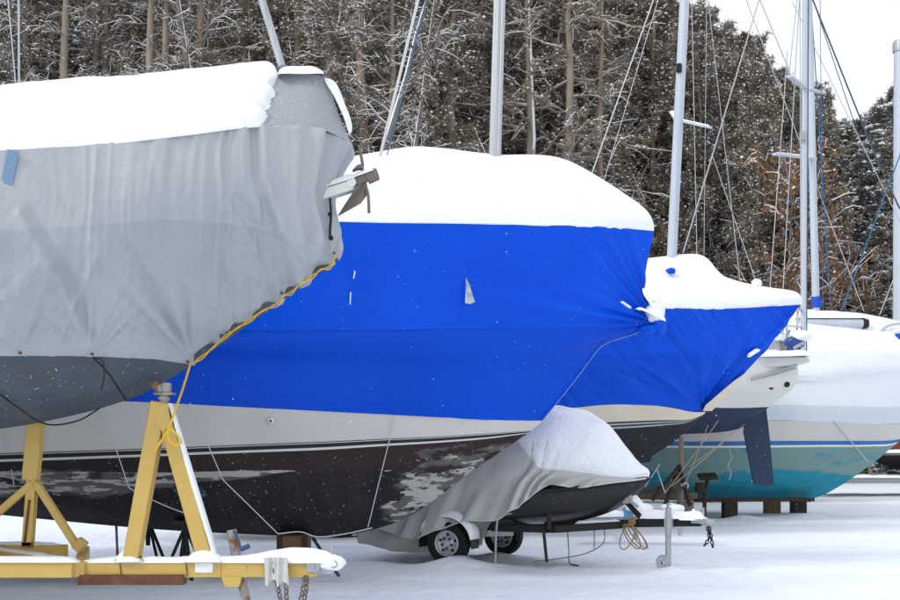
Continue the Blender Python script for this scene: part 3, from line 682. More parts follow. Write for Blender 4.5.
    mb = MB(); mb.lathe([(0, .03), (.02, .03), (.035, .02), (.035, -.02)], P(271, 421, YB-1.16), (0, -1, 0), 14); mb.lathe([(0, .032), (.014, .032), (.014, .03)], P(271, 421, YB-1.16), (0, -1, 0), 10, 1); mb.build('through_hull', [M_whitel, M_black], ro)
    # wrap: lower lap and upper
    nub = (659, 324)
    def wrinkle(G, low):
        N = normals(G); s = 1 if N[..., 1].mean() < 0 else -1
        px, py = proj(G)
        D = fan(G, nub, 70, 9, .075, 1.7, 4.0, 3, 10)+fan(G, nub, 45, 14, .05, 1.7, 4.0, 5, 8)
        D += .010*(vnoise(np.stack([px/60, py/40, px*0], -1), 1., 3)-.5)+.05*(vnoise(np.stack([px/210, py/130, px*0], -1), 1., 13)-.5)
        # crumples: around the slit, along the lap seam, along the hem near the corner
        q = np.stack([px/22, py/3.2, px*0], -1)
        D += .016*(vnoise(q, 1, 7)-.5)*(np.exp(-((px-364)/16)**2-((py-297)/20)**2)*1.4+np.exp(-((px-350)/26)**2-((py-378)/34)**2)*.5)
        D += .014*(vnoise(np.stack([px/7, py/4, px*0], -1), 1, 8)-.5)*np.exp(-((py-329)/5)**2)*np.clip(1-abs(px-290)/150, 0, 1)*1.4
        D += .03*(vnoise(np.stack([px/11, py/15, px*0], -1), 1, 9)-.5)*np.exp(-((py-418)/16)**2)*np.clip((px-400)/140, 0.1, 1)
        D += fan(G, (541, 420), 40, 8, .014, 1.0, 3.2, 21, 5)
        return G+s*N*D[..., None]
    A = panel([r3, r3m, r35, r4, r5, r6], YB, 40, 26); A = wrinkle(A, 0); k = 78
    lowG = A[:k+3].copy(); lowG[..., 1] -= .0; upG = A[k:].copy(); upG[..., 1] -= .007
    tpin = np.linspace(0, 1, upG.shape[1])[None, :]**40
    upG[..., 1] += .007*tpin
    mb = MB(); both(mb, upG, YB); wr = mb.build('shrink_wrap', M_wrap, ro, smooth='full')
    mb = MB(); both(mb, lowG, YB); mb.build('lower_wrap', M_wrap2, ro, smooth='full')
    # hem tube
    mb = MB(); st = catmull(np.array([A[0, -1], A[13, -1], A[26, -1], A[39, -1], A[52, -1], A[65, -1], A[78, -1]]), 6); st[:, 1] -= .03; mb.tube(st, .006, 6)
    mb.build('hem', M_hem, ro, smooth='full')
    Gr = panel([r6, rid], YB, 30, 26); s_ = np.linspace(0, 1, 27)[:, None]; Gr[..., 2] += .05*np.sin(math.pi*s_)
    mb = MB(); both(mb, Gr, YB); mb.build('wrap_roof', M_wrap, ro, smooth='full')
    S = roof_full(Gr, YB); mb = slab(S, .145, 6, (7, 7, 0, 9), noise=.12, nscale=1.2); mb.build('snow_layer', M_snow, ro, smooth='full')
    # crumpled tail of the wrap at the stem with snow packed on it
    mb = MB(); mb.blob(P(659, 326, YB-.06), (.085, .10, .12), 3, .28, 26, 18, fr=4); mb.blob(P(649, 329, YB-.1), (.14, .06, .05), 6, .28, 22, 14, fr=4); mb.build('wrap_tail', M_wrap, ro)
    mb = MB(); mb.blob(P(655, 312, YB-.08), (.12, .10, .12), 5, .35, 22, 16); mb.grid(snow_path([P(643, 288, YB-.09), P(648, 303, YB-.10), P(657, 318, YB-.08), P(664, 322, YB-.06)], .17, .06, 4)); mb.grid(snow_path([P(636, 309, YB-.2), P(648, 314, YB-.14), P(660, 320, YB-.10)], .13, .05, 7)); mb.build('packed_snow', M_snow, ro, smooth='full')
    mb = MB(); q0 = P(621, 301, YB-.36); q1 = P(631, 308, YB-.31); mb.grid(snow_on(q0, q1, .045, .02, 2, 10)); mb.build('packed_snow', M_snow, ro, smooth='full')
    # tears in the film
    yb = lambda px: YB-np.interp(px, [280, 380, 465, 535], [1.46, 1.24, 1.0, .76])
    mb = MB(); y = yb(470)-.02; mb.prism([P(466, 278, y), P(469, 283, y-.02), P(475, 302, y-.05), (P(470, 304, y-.06)), P(465, 303, y-.02)], (0, .012, 0)); mb.build('torn_flap', mat('torn_film', (.20, .30, .45), .5, col2=(.50, .52, .50), nscale=11, ncon=.3), ro, smooth=False)
    mb = MB(); y = yb(355)-.02; mb.prism([P(354.3, 270, y), P(355.6, 272, y), P(354, 279, y), P(353, 278, y)], (0, .01, 0)); mb.build('slit', M_wwrapd, ro, smooth=False); mb = MB(); mb.prism([P(350, 292, y), P(351.3, 292, y), P(350.6, 305, y), P(349.6, 304, y)], (0, .01, 0)); mb.build('slit', M_wwrapd, ro, smooth=False)
    # thin lines holding the wrap down
    for (a, b, ya, yb2, sg) in (((395, 417), (368, 527), YB-.8, YB-.30, 0), ((190, 403), (223, 480), YB-1.42, YB-1.1, 0), ((223, 480), (278, 534), YB-1.1, YB-.9, .0), ((103, 410), (129, 488), YB-1.5, YB-1.2, 0), ((5, 430), (14, 485), YB-1.5, YB-1.2, 0), ((129, 488), (190, 515), YB-1.2, YB-1.0, .02)):
        mb = MB(); line(mb, a, b, ya, .006, sg, yb2); mb.build('hold_down_line', M_wirew, ro)
    mb = MB(); mb.tube(catmull(np.array([P(278, 534, YB-.85), P(300, 532, YB-.7), P(318, 537, YB-.6), P(345, 534, YB-.4), P(372, 528, YB-.2)]), 6), .007, 5)
    mb.build('hold_down_line', M_wirew, ro)
    # blue marks where stand pads rubbed
    for q in (((172, 489), (180, 488), (187, 497), (180, 498)), ((194, 487), (199, 486), (206, 496), (199, 498))):
        mb = MB(); mb.prism([P(x, y, YB-1.09) for x, y in q], (0, .10, 0)); mb.build('pad_mark', mat('faded_blue_pad', (.02, .09, .17), .7, col2=(.02, .022, .028), nscale=16, ncon=.12), ro, smooth=False)
    # mast and stays
    mb = MB(); b0 = P(494.5, 172, YB); tp = P(499.5, 0, YB); d = tp-b0; mb.tube([b0, tp, b0+d*4.5], [.088, .085, .075], 20, flat=.82)
    m = mb.build('mast', M_alu, ro)
    mb = MB(); mb.tube([b0+[.03, -.07, 0], tp+[.03, -.068, 0], b0+d*4.4+[.03, -.06, 0]], .014, 6); mb.tube([b0+[-.05, -.05, 0], tp+[-.05, -.05, 0], b0+d*4.4+[-.04, -.05, 0]], .009, 6); mb.build('sail_track', M_steel, m)
    mb = MB(); line(mb, (380, 156), (418, 0), YB-.9, .017, ext=4); mb.build('shroud', M_wirew, ro)
    mb = MB(); line(mb, (387, 155), (426, 0), YB-.9, .007, ext=4); mb.build('blue_halyard', M_wireblue, ro)
    mb = MB(); line(mb, (587, 187), (648, 15), YB+.2, .0075, ext=4); line(mb, (601, 190), (640, 60), YB+.4, .004, ext=4); mb.build('forestay', M_wirew, ro)
build_blue()

# jack stands, block
def jack_stand():
    """tripod boat stand, top pad at z=.62"""
    t = thing('jack_stand', (0, 0, 0), 'x', 'stand', 'black tripod boat stands under the large blue wrapped boat')
    mb = MB(); mb.tube([(0, 0, .25), (0, 0, .62)], .03, 10); mb.tube([(0, 0, .50), (0, 0, .56)], .042, 10); mb.build('post', M_blackm, t)
    for k in range(4):
        a = 2*math.pi*k/4+.5; mb = MB(); mb.tube([(0.02*math.cos(a), .02*math.sin(a), .53), (.27*math.cos(a), .27*math.sin(a), -.03)], .02, 8); mb.build('leg', M_blackm, t)
    mb = MB(); mb.box((0, 0, .635), (.24, .24, .035)); mb.build('pad', M_woodd, t)
    return t
js = jack_stand()
js.location = ((185-CX)*14.1/F, 14.1, 0); js['label'] = 'black tripod boat stand seen between the legs of the yellow A frame'
dup(js, ((148-CX)*15.4/F, 15.4, .0), 'black boat stand behind the left leg of the yellow A frame', .8)
mb = MB(); mb.beam(P(121, 534, 14.9)*0+np.array([(118-CX)*15.3/F, 15.3, -.02]), P(116, 519, 15.3), .025, .03); tag(mb.build('stake', M_rustpipe), 'thin rusty stake standing in snow left of the yellow A frame', 'stake')
t = thing('keel_block', ((294-CX)*14.5/F, 14.5, 0), 'brown wooden block propping the keel of the large blue wrapped boat', 'block')
mb = MB(); c = ((294-CX)*14.45/F, 14.45, .23); mb.box(c, (.36, .34, .46), bev=.03); mb.build('block', M_woodb, t)
for x in (-.145, .145):
    mb = MB(); mb.box((c[0]+x, c[1]-.178, .23), (.06, .012, .45), bev=.1); mb.build('corner_batten', M_woodd, t)
mb = MB(); mb.tube([P(313, 538, 14.3), P(327, 560, 13.9), P(339, 576, 13.75)], .02, 8); tag(mb.build('steel_bar', M_bluest), 'slanting blue steel bar beside the brown keel block', 'bar')

# ================================================================== SECOND BLUE WRAPPED BOAT
YC2 = 20.0
def build_blue2():
    ro = thing('wrapped_sailboat', (2.5, YC2, .5), 'smaller sailboat in blue shrink wrap with cream hull, behind the tarped runabout', 'boat', 'boats under blue shrink wrap')
    keel = [(150, 490, 0), (300, 494, 0), (430, 494, 0), (520, 490, 0), (580, 482, 0), (620, 471, 0), (650, 457, 0), (672, 443, 0), (688, 430, 0), (702, 416, 0)]
    bil = [(150, 472, .9), (300, 474, .9), (420, 472, .8), (510, 467, .6), (570, 460, .45), (612, 452, .3), (645, 444, .2), (669, 435, .12), (688, 427, .06), (702, 416, .01)]
    r1 = [(150, 445, 1.3), (300, 442, 1.3), (420, 438, 1.2), (510, 434, 1.0), (570, 431, .8), (612, 429, .6), (645, 427, .42), (668, 425, .27), (686, 423, .13), (702, 416, .03)]
    r3 = [(150, 408, 1.4), (300, 408, 1.4), (420, 408, 1.3), (510, 409, 1.1), (560, 409, .92), (605, 405, .75), (645, 405, .55), (672, 408, .38), (692, 412, .2), (706, 412, .04)]
    r3m = [(150, 370, 1.45), (300, 370, 1.45), (420, 370, 1.38), (520, 370, 1.2), (580, 370, 1.02), (630, 370, .82), (670, 371, .6), (702, 372, .4), (727, 372, .2), (750, 368, .04)]
    r4 = [(150, 337, 1.45), (300, 337, 1.45), (420, 337, 1.4), (530, 337, 1.25), (595, 337, 1.07), (650, 337, .86), (695, 337, .62), (730, 336, .42), (757, 335, .22), (781, 331, .05)]
    r6 = [(150, 312, 1.45), (300, 311, 1.45), (420, 310, 1.4), (535, 309, 1.25), (605, 308, 1.08), (660, 308, .88), (708, 309, .65), (745, 308, .44), (775, 306, .24), (802, 304, .06)]
    rid = [(150, 268, 0), (300, 267, 0), (420, 266, 0), (530, 266, 0), (600, 266, 0), (650, 266, 0), (698, 262, 0), (722, 283, 0), (762, 294, 0), (801, 303, 0)]
    mb = MB(); G = panel([keel, bil, r1], YC2, 12, 12); both(mb, G, YC2); mb.build('hull', M_bottom2, ro, smooth='full')
    mb = MB(); G = panel([r1, r3], YC2, 12, 14); G[..., 1] -= .003; both(mb, G, YC2, lambda i, j: (1 if i in (1, 3) else 2 if i in (0, 2) else 0)); mb.build('topside', [M_cream, M_black, M_galv], ro, smooth='full')
    A = panel([r3, r3m, r4, r6], YC2, 34, 28); N = normals(A); s = 1 if N[..., 1].mean() < 0 else -1; px, py = proj(A)
    t = (px-640)*.62+(py-335)*-.0
    dg = px-.72*(py-335)                                 # wrinkles slanting down to the right
    D = .035*(np.abs(vnoise(np.stack([dg/5.5, py/160, px*0], -1), 1., 3)-.5)*4-1)*np.clip((352-py)/26, 0, 1)*np.clip((740-px)/60, 0.15, 1)
    D += .02*(np.abs(vnoise(np.stack([dg/13, py/160, px*0], -1), 1., 5)-.5)*4-1)
    D += fan(A, (705, 410), 70, 6, .045, .5, 2.9, 7, 6)+fan(A, (612, 398), 26, 8, .022, .2, 3.0, 9, 6)+fan(A, (800, 306), 60, 9, .05, 2.8, 4.4, 10, 8)+fan(A, (565, 404), 26, 8, .022, .2, 3.0, 12, 6)
    D += creases(A, [([(745, 352), (728, 378), (705, 408)], 3, -.05), ([(752, 340), (738, 365), (715, 400)], 3, .04), ([(640, 365), (670, 385), (700, 408)], 2.5, .03), ([(620, 372), (660, 392), (695, 409)], 2.5, -.02)])
    D += .05*(vnoise(np.stack([px/90, py/70, px*0], -1), 1., 13)-.5)
    A = A+s*N*D[..., None]
    k = 40; up = A[k:].copy(); up[..., 1] -= .008
    mb = MB(); both(mb, up, YC2); mb.build('shrink_wrap', M_wrap, ro, smooth='full')
    mb = MB(); both(mb, A[:k+3], YC2); mb.build('lower_wrap', M_wrap2, ro, smooth='full')
    Gr = panel([r6, rid], YC2, 24, 22); s_ = np.linspace(0, 1, 23)[:, None]; Gr[..., 2] += .06*np.sin(math.pi*s_)
    mb = MB(); both(mb, Gr, YC2); mb.build('wrap_roof', M_wrap, ro, smooth='full')
    mb = slab(roof_full(Gr, YC2), .12, 9, (5, 5, 0, 8), noise=.2, nscale=1.5); mb.build('snow_layer', M_snow, ro, smooth='full')
    mb = MB(); mb.prism([P(250, 488, YC2-.12), P(395, 488, YC2-.12), P(388, 541, YC2-.12), P(250, 532, YC2-.12)], (0, .24, 0)); mb.build('keel', M_bottom2, ro)
    # bare cream stem where the wrap is slit
    mb = MB(); mb.prism([P(703, 411, YC2-.12), P(706, 405, YC2-.2), P(734, 381, YC2-.2), P(747, 372, YC2-.10), P(733, 389, YC2-.08), P(712, 411, YC2-.06)], (0, .05, 0)); mb.build('stem_plate', M_cream, ro, smooth=False)
    mb = MB(); mb.blob(P(671, 271, YC2-.52), (.08, .06, .05), 2, .3); mb.build('wrap_peak', M_wrap, ro)
    mb = MB(); mb.grid(snow_on(P(748, 357, YC2-.22), P(759, 350, YC2-.14), .09, .05, 4, 12)); mb.build('snow_clump', M_snow, ro, smooth='full'); mb = MB(); mb.blob(P(757, 283, YC2-.1), (.08, .08, .07), 5, .3); mb.build('snow_clump', M_snow, ro, smooth='full')
    b0 = P(671.5, 262, YC2); tp = P(684.5, 0, YC2); d = tp-b0
    mb = MB(); mb.tube([b0, tp, b0+d*2.6], [.098, .095, .08], 18, flat=.8); m = mb.build('mast', M_mastw, ro)
    for (a, b, y2) in (((681, 121), (711, 127.5), YC2-.35), ((678, 121), (672, 112), YC2+.7)):
        q0 = P(*a, YC2); q1 = P(*b, y2); mb = MB(); mb.beam(q0, q1, .09, .035); mb.grid(snow_on(q0+[0, 0, .018], q1+[0, 0, .018], .08, .03, 3, 10), mi=1); mb.build('spreader', [M_mastw, M_tsnow], m)
    mb = MB(); mb.box(P(679, 68, YC2-.1), (.08, .06, .14)); mb.build('mast_light', M_blackm, m)
    mb = MB()
    line(mb, (683, 253), (759, 0), YC2-.3, .011, ext=1.5); line(mb, (740, 281), (724, 140), YC2+.4, .007, ext=5); line(mb, (756, 281), (730, 206), YC2+.4, .007, ext=1.7)
    line(mb, (697, 255), (693, 60), YC2+.6, .007, ext=2); line(mb, (704, 255), (706, 60), YC2+.6, .005, ext=2); mb.build('shroud', M_wire, ro)
build_blue2()

# ================================================================== WHITE SAILBOAT, STERN TO THE RIGHT
YW = 23.4
def build_white():
    ro = thing('white_sailboat', (2.5, YW, .6), 'white sailboat with navy rudder and underbody, stern showing past the smaller blue wrapped boat', 'boat')
    sheer = [(300, 362, .05), (420, 358, .9), (560, 357, 1.25), (680, 357, 1.2), (750, 358, 1.05), (797, 359, .92)]
    mid = [(310, 384, .05), (425, 384, .86), (560, 384, 1.2), (680, 384, 1.15), (750, 386, .95), (796, 384, .80)]
    low = [(320, 405, .05), (430, 405, .8), (560, 406, 1.05), (680, 407, 1.0), (735, 408, .72), (769, 407, .5)]
    kee = [(340, 418, 0), (440, 436, 0), (560, 438, 0), (660, 435, 0), (735, 430, 0), (765, 410, 0)]
    kb = [(330, 411, .03), (435, 420, .5), (560, 424, .62), (670, 424, .55), (740, 420, .36), (768, 408, .25)]
    mb = MB(); G = panel([low, mid, sheer], YW, 14, 10); both(mb, G, YW); mb.build('hull', M_whitegel, ro, smooth='full')
    mb = MB(); G = panel([kee, kb, low], YW, 14, 10); both(mb, G, YW); mb.build('underbody', M_navy, ro, smooth='full')
    G = catmull(rows3([sheer], YW), 14, 1)[0]; D = np.stack([G, (G+mirror(G, YW))/2+[0, 0, .06], mirror(G, YW)])
    mb = MB(); mb.grid(catmull(D, 6, 0)); dk = mb.build('deck', M_whitegel, ro, smooth='full')
    mb = slab(catmull(D, 8, 0), .12, 5, (3, 3, 0, 4), noise=.5); mb.build('snow_layer', M_snow, ro, smooth='full')
    # skeg-hung rudder
    mb = MB(); mb.prism([P(747, 412, YW-.03), P(757, 410, YW-.03), P(766, 406, YW-.03), P(770, 440, YW-.03), P(774, 485, YW-.03), P(764, 486, YW-.03), P(754, 484, YW-.03), P(749, 458, YW-.03), P(744, 432, YW-.03)], (0, .07, 0)); mb.build('rudder', M_navy, ro, smooth=False)
    mb = MB(); mb.prism([P(560, 436, YW-.2), P(660, 434, YW-.2), P(650, 462, YW-.14), P(575, 470, YW-.14)], (0, .3, 0)); mb.build('keel_fin', M_navy, ro)
    # coaming and cabin
    mb = MB(); mb.box(P(700, 349, YW), (2.2, 1.5, .34), bev=.2); mb.box(P(770, 347, YW-.5), (.35, .2, .34), bev=.2); mb.box(P(784, 349, YW-.35), (.3, .25, .25), bev=.2); mb.build('coaming', M_whitegel, ro)
    mb = MB(); mb.grid(snow_on(P(763, 340, YW-.5), P(792, 342, YW-.45), .5, .16, 4, 20)); mb.blob(P(768, 338, YW-.3), (.3, .4, .16), 4, .3); mb.build('coaming_snow', M_snow, ro, smooth='full')
    # stern platform and folded ladder
    mb = MB(); mb.prism([P(742, 361, YW-1.0), P(760, 363, YW-1.0), P(767, 367, YW-1.0), P(800, 365, YW-1.0), P(810, 362, YW-1.0), P(808, 357, YW-1.0), P(760, 358, YW-1.0)], (0, 1.7, 0)); mb.build('stern_platform', M_whitegel, ro, smooth=False)
    mb = MB(); mb.grid(snow_on(P(752, 357.5, YW-.85), P(806, 356.5, YW-.8), .7, .13, 6, 24)); mb.build('platform_snow', M_snow, ro, smooth='full')
    mb = MB()
    for dy in (0, .28): mb.tube([P(752, 380, YW-1.02-dy*.3), P(797, 365, YW-1.02+dy)], .02, 7)
    for t_ in (.25, .5, .75): mb.tube([P(752+45*t_, 380-15*t_, YW-1.03), P(752+45*t_, 380-13*t_, YW-.75)], .016, 6)
    mb.prism([P(755, 380, YW-1.0), P(768, 377, YW-1.0), P(797, 369, YW-1.0), P(794, 366, YW-1.0)], (0, .04, 0)); mb.build('folded_ladder', M_galv, ro)
    mb = MB(); 
    for (x, y) in ((787, 392.5), (771, 395)): mb.lathe([(0, .02), (.05, .02), (.05, -.05)], P(x, y-8, YW-.84), (.2, -1, 0), 12)
    mb.build('exhaust_port', M_blackm, ro)
    # stern rail
    mb = MB(); a = [P(787, 352, YW-.8), P(787, 318, YW-.8), P(790, 312, YW-.8), P(798, 310, YW-.6), P(800, 310, YW+.4), P(788, 312, YW+.7)]
    mb.tube(catmull(np.array(a), 4), .022, 8); mb.tube([P(796, 352, YW-.7), P(798, 311, YW-.6)], .022, 8); mb.tube(catmull(np.array([P(783, 328, YW-.85), P(790, 326, YW-.8), P(799, 327, YW-.6), P(800, 327, YW+.4)]), 4), .018, 8)
    mb.tube([P(779, 336, YW-.6), P(786, 323, YW-.8)], .03, 8); mb.tube([P(783, 345, YW-.7), P(790, 330, YW-.8)], .02, 8)
    mb.build('stern_rail', M_steel, ro)
    # mast A + boom
    b0 = P(803.5, 352, YW+.3); tp = P(805.5, 0, YW+.3); d = tp-b0
    mb = MB(); mb.tube([b0, tp, b0+d*1.9], [.078, .074, .06], 16, flat=.8); m = mb.build('mast', M_mastw, ro)
    mb = MB(); mb.tube([b0+[.04, -.06, 0], tp+[.04, -.06, 0]], .012, 6); mb.build('sail_track', M_wiredark, m)
    for (a, b, y2) in (((806, 88), (789, 76), YW-.6), ((812, 90), (823.5, 93), YW+1.0)):
        q0 = P(*a, YW+.3); q1 = P(*b, y2); mb = MB(); mb.beam(q0, q1, .10, .04); mb.build('spreader', M_mastw, m)
    mb = MB(); mb.box(P(803, 136, YW+.2), (.12, .1, .16)); mb.build('radar_bracket', M_galv, m)
    mb = MB()
    for (a, b) in (((770, 289), (781, 140)), ((783, 290), (796, 60)), ((789, 76), (797, 0)), ((801, 300), (800, 0))): line(mb, a, b, YW-.4, .010, ext=1.6)
    line(mb, (790, 72), (760, 0), YW, .012, ext=1.5); mb.build('shroud', M_wire, ro)
    mb = MB(); line(mb, (823, 311), (821, 90), YW, .007, ext=1.6); mb.build('blue_halyard', M_wireblue, ro)
    # outboard motor clamped on the rail
    ob = thing('outboard_motor', P(796, 345, YW-.85), 'small blue outboard motor with snow on its cowl, clamped to the stern rail', 'outboard motor')
    mb = MB(); c = P(794.5, 343, YW-.85); mb.box(c, (.30, .22, .27), ((.85, 0, .5), (0, 1, 0), (-.5, 0, .85)), bev=.22); mb.build('cowl', M_outb, ob)
    mb = MB(); mb.box(c+[.045, -.02, -.055], (.22, .23, .06), ((.85, 0, .5), (0, 1, 0), (-.5, 0, .85)), bev=.2); mb.build('cowl_band', M_galv, ob)
    mb = MB(); mb.beam(P(797, 348, YW-.85), P(805, 362, YW-.85), .07, .09); mb.build('drive_leg', M_blackm, ob)
    mb = MB(); mb.blob(P(801, 336, YW-.85), (.20, .16, .11), 3, .2); mb.build('snow', M_snow, ob, smooth='full')
build_white()

# ================================================================== TURQUOISE BOAT
YQ = 26.0
def build_turq():
    ro = thing('turquoise_sailboat', (7., YQ, .3), 'sailboat with turquoise bottom, blue stripe and white shrink wrap deep in snow', 'boat')
    keel = [(400, 492, 0), (520, 496, 0), (620, 499, 0), (720, 501, 0), (780, 501, 0), (815, 498, 0), (840, 486, 0), (858, 474, 0), (868, 467, 0), (874, 463, 0)]
    bil = [(400, 480, .9), (520, 484, .95), (620, 487, .95), (715, 488, .8), (776, 486, .55), (813, 481, .36), (842, 470, .22), (862, 461, .12), (876, 456, .06), (883, 455, .02)]
    r1 = [(400, 450, 1.4), (520, 449, 1.5), (620, 448, 1.45), (715, 448, 1.25), (780, 447.5, 1.0), (820, 447, .75), (850, 447, .5), (873, 446.5, .3), (887, 446, .13), (896, 444, .03)]
    r2 = [(400, 445, 1.42), (520, 443, 1.52), (620, 442, 1.47), (715, 441.5, 1.27), (780, 441, 1.02), (822, 441, .77), (854, 441, .52), (877, 441, .31), (891, 440.5, .14), (901, 439, .03)]
    hem = [(400, 424, 1.5), (520, 423, 1.6), (620, 422, 1.55), (715, 421, 1.35), (790, 421, 1.1), (835, 422, .85), (870, 424, .6), (895, 424, .38), (910, 424, .18), (922, 422, .03)]
    w1 = [(400, 400, 1.52), (520, 400, 1.62), (620, 400, 1.57), (715, 400, 1.4), (795, 400, 1.15), (845, 401, .9), (885, 402, .64), (912, 402, .4), (932, 402, .2), (948, 399, .04)]
    w2 = [(400, 350, 1.48), (520, 350, 1.55), (620, 350, 1.5), (715, 350, 1.35), (795, 352, 1.1), (850, 352, .88), (895, 356, .64), (930, 360, .4), (955, 362, .2), (972, 362, .06)]
    rid = [(400, 316, 0), (520, 316, 0), (620, 316, 0), (715, 316, 0), (790, 317, 0), (830, 320, 0), (880, 324, 0), (920, 335, 0), (950, 348, 0), (970, 358, 0)]
    mb = MB(); G = panel([keel, bil, r1], YQ, 14, 14); both(mb, G, YQ); px, py = proj(G)
    w = np.clip((np.interp(px, [600, 700, 760, 820, 860], [474, 470, 474, 475, 478])-py)/5, 0, 1)
    W = np.concatenate([w.ravel(), w.ravel(), np.zeros(mb.n-2*w.size)]); mb.build('hull', M_turq, ro, smooth='full', attrs={'wear': W})
    mb = MB(); G = panel([r1, r2], YQ, 14, 6); G[..., 1] -= .004; both(mb, G, YQ, lambda i, j: 1 if i < 2 else 0); mb.build('boot_stripe', [M_tstripe, M_whitegel], ro, smooth='full')
    mb = MB(); G = panel([r2, hem], YQ, 14, 6); both(mb, G, YQ); mb.build('topside', M_top, ro, smooth='full')
    A = panel([hem, w1, w2], YQ, 24, 18); N = normals(A); s = 1 if N[..., 1].mean() < 0 else -1; px, py = proj(A)
    D = .05*(vnoise(np.stack([px/30, py/40, px*0], -1), 1, 4)-.5)+.025*(vnoise(np.stack([px/6, py/60, px*0], -1), 1, 6)-.5)*np.exp(-((py-412)/12)**2)
    A = A+s*N*D[..., None]; mb = MB(); both(mb, A, YQ, lambda i, j: 1 if i < 15 else 0); mb.build('shrink_wrap', [M_wwrap, M_wwrapd], ro, smooth='full')
    Gr = panel([w2, rid], YQ, 24, 22); s_ = np.linspace(0, 1, 23)[:, None]; Gr[..., 2] += .10*np.sin(math.pi*s_)
    mb = MB(); both(mb, Gr, YQ); mb.build('wrap_roof', M_wwrap, ro, smooth='full')
    # deep snow, sliding over the eave in scallops
    S = roof_full(np.concatenate([A[-16::1][:15], Gr[1:]], 0), YQ)
    S[..., 1] -= .01
    n0 = S.shape[1]; low = np.clip(1-np.arange(S.shape[0])/15., 0, 1)[:, None]
    lift = vnoise(np.stack([S[..., 0]*1.1, S[..., 0]*0, S[..., 0]*0], -1), 1., 8)*.55
    S[..., 2] += low*lift
    mb = slab(S, .17, 3, (6, 6, 0, 8), noise=.4, nscale=1.0); mb.build('snow_layer', M_snow, ro, smooth='full')
    b0 = P(816.5, 330, YQ); tp = P(808.5, 0, YQ)
    d = tp-b0; mb = MB(); mb.tube([b0, tp, b0+d*1.7], [.092, .088, .07], 18, flat=.85); m = mb.build('mast', M_mastw, ro)
    mb = MB(); mb.tube([P(816.6, 308, YQ), P(816.4, 297, YQ)], .105, 16); mb.build('mast_boot', M_bluecloth, m)
    q0 = P(815, 158.5, YQ); q1 = P(774, 154, YQ-1.0); mb = MB(); mb.beam(q0, q1, .10, .045); mb.grid(snow_on(q0+[0, 0, .02], q1+[0, 0, .02], .09, .035, 3, 14), mi=1); mb.build('spreader', [M_mastw, M_tsnow], m)
    mb = MB(); line(mb, (877, 160), (813, 0), YQ-.2, .018, ext=2); line(mb, (900, 209), (877, 160), YQ-.2, .018); line(mb, (865, 155), (815, 5), YQ, .010, ext=1.6); mb.build('forestay', M_wiredark, ro)
    mb = MB(); line(mb, (864, 311), (822, 200), YQ, .010, ext=3); line(mb, (900, 262), (880, 314), YQ-.5, .010); line(mb, (905, 232), (860, 140), YQ-.3, .009, ext=2.5); mb.build('shroud', M_wire, ro)
    mb = MB(); line(mb, (831, 312), (820, 140), YQ, .012, ext=1.9); line(mb, (841, 312), (902, 150), YQ-.4, .014, ext=1.3); mb.build('blue_halyard', M_wireblue, ro)
    mb = MB(); mb.tube([P(795, 323, YQ-.55), P(862, 323.5, YQ-.55)], .115, 16, flat=.85); bm = mb.build('boom', M_mastw, ro)
    mb = MB(); mb.tube([P(862, 323.5, YQ-.55), P(868, 323.5, YQ-.55)], [.12, .09], 16); mb.build('boom_end', M_blackm, bm)
    mb = MB(); mb.grid(snow_on(P(795, 318, YQ-.55), P(864, 318, YQ-.55), .2, .10, 5, 24)); mb.build('boom_snow', M_snow, bm, smooth='full')
    mb = MB()
    for dy in (0, .9): mb.tube(catmull(np.array([P(873, 343, YQ-.5+dy), P(880, 333, YQ-.5+dy), P(888, 326, YQ-.5+dy), P(905, 323, YQ-.5+dy), P(930, 323, YQ-.5+dy), P(940, 340, YQ-.4+dy)]), 6), .028, 8)
    mb.build('bow_rail', M_steel, ro)
    mb = MB(); line(mb, (834, 421), (868, 462), YQ-.9, .010, 0, YQ-.3); mb.build('hold_down_line', M_wirew, ro)
    mb = MB(); mb.blob(P(898, 338, YQ-.3), (.32, .25, .13), 4, .3); cl = mb.build('folded_sail', M_bluecloth); tag(cl, 'folded blue sail cloth under snow at the bow rail, right edge', 'sail')
    mb = MB(); mb.blob(P(899, 332, YQ-.3), (.35, .25, .10), 7, .25); o = mb.build('snow', M_snow, smooth='full'); o.parent = cl
build_turq()
# boat behind the turquoise one: only its mast shows
YM = 30.5
t = thing('masted_boat', (6.5, YM, .4), 'boat behind the turquoise sailboat, its grey mast with round cap at the right edge', 'boat')
rows_ = [[(560, 488, 0), (680, 488, 0), (780, 486, 0), (830, 476, 0), (860, 462, 0), (880, 448, 0)], [(560, 470, 1.0), (680, 470, 1.0), (780, 468, .7), (828, 462, .4), (860, 452, .2), (882, 446, .02)],
         [(560, 405, 1.4), (680, 405, 1.4), (780, 405, 1.1), (850, 405, .75), (900, 404, .4), (935, 403, .03)]]
G = panel(rows_, YM, 8, 8); mb = MB(); both(mb, G, YM); mb.build('hull', M_whitegel, t, smooth='full')
D = np.stack([G[-1], (G[-1]+mirror(G[-1:], YM)[0])/2+[0, 0, .12], mirror(G[-1:], YM)[0]]); mb = MB(); mb.grid(catmull(D, 6, 0)); mb.build('deck', M_whitegel, t, smooth='full')
mb = MB(); mb.tube([P(900.5, 404, YM), P(901, 42, YM)], [.19, .17], 18); mm = mb.build('mast', M_mastw, t)
mb = MB(); mb.lathe([(.175, -.25), (.20, -.24), (.20, -.05), (.17, .03), (0, .06)], P(901, 42, YM), (0, 0, 1), 18); mb.build('cap', M_galv, mm)
for x in (3.6, 6.2, 8.6):
    mb = MB(); mb.box((x, YM, .16), (.3, .4, .42), bev=.04); tag(mb.build('wooden_block', M_woodd), 'dark wooden block under the boat behind the turquoise sailboat', 'block', 'blocks hidden behind the turquoise boat')

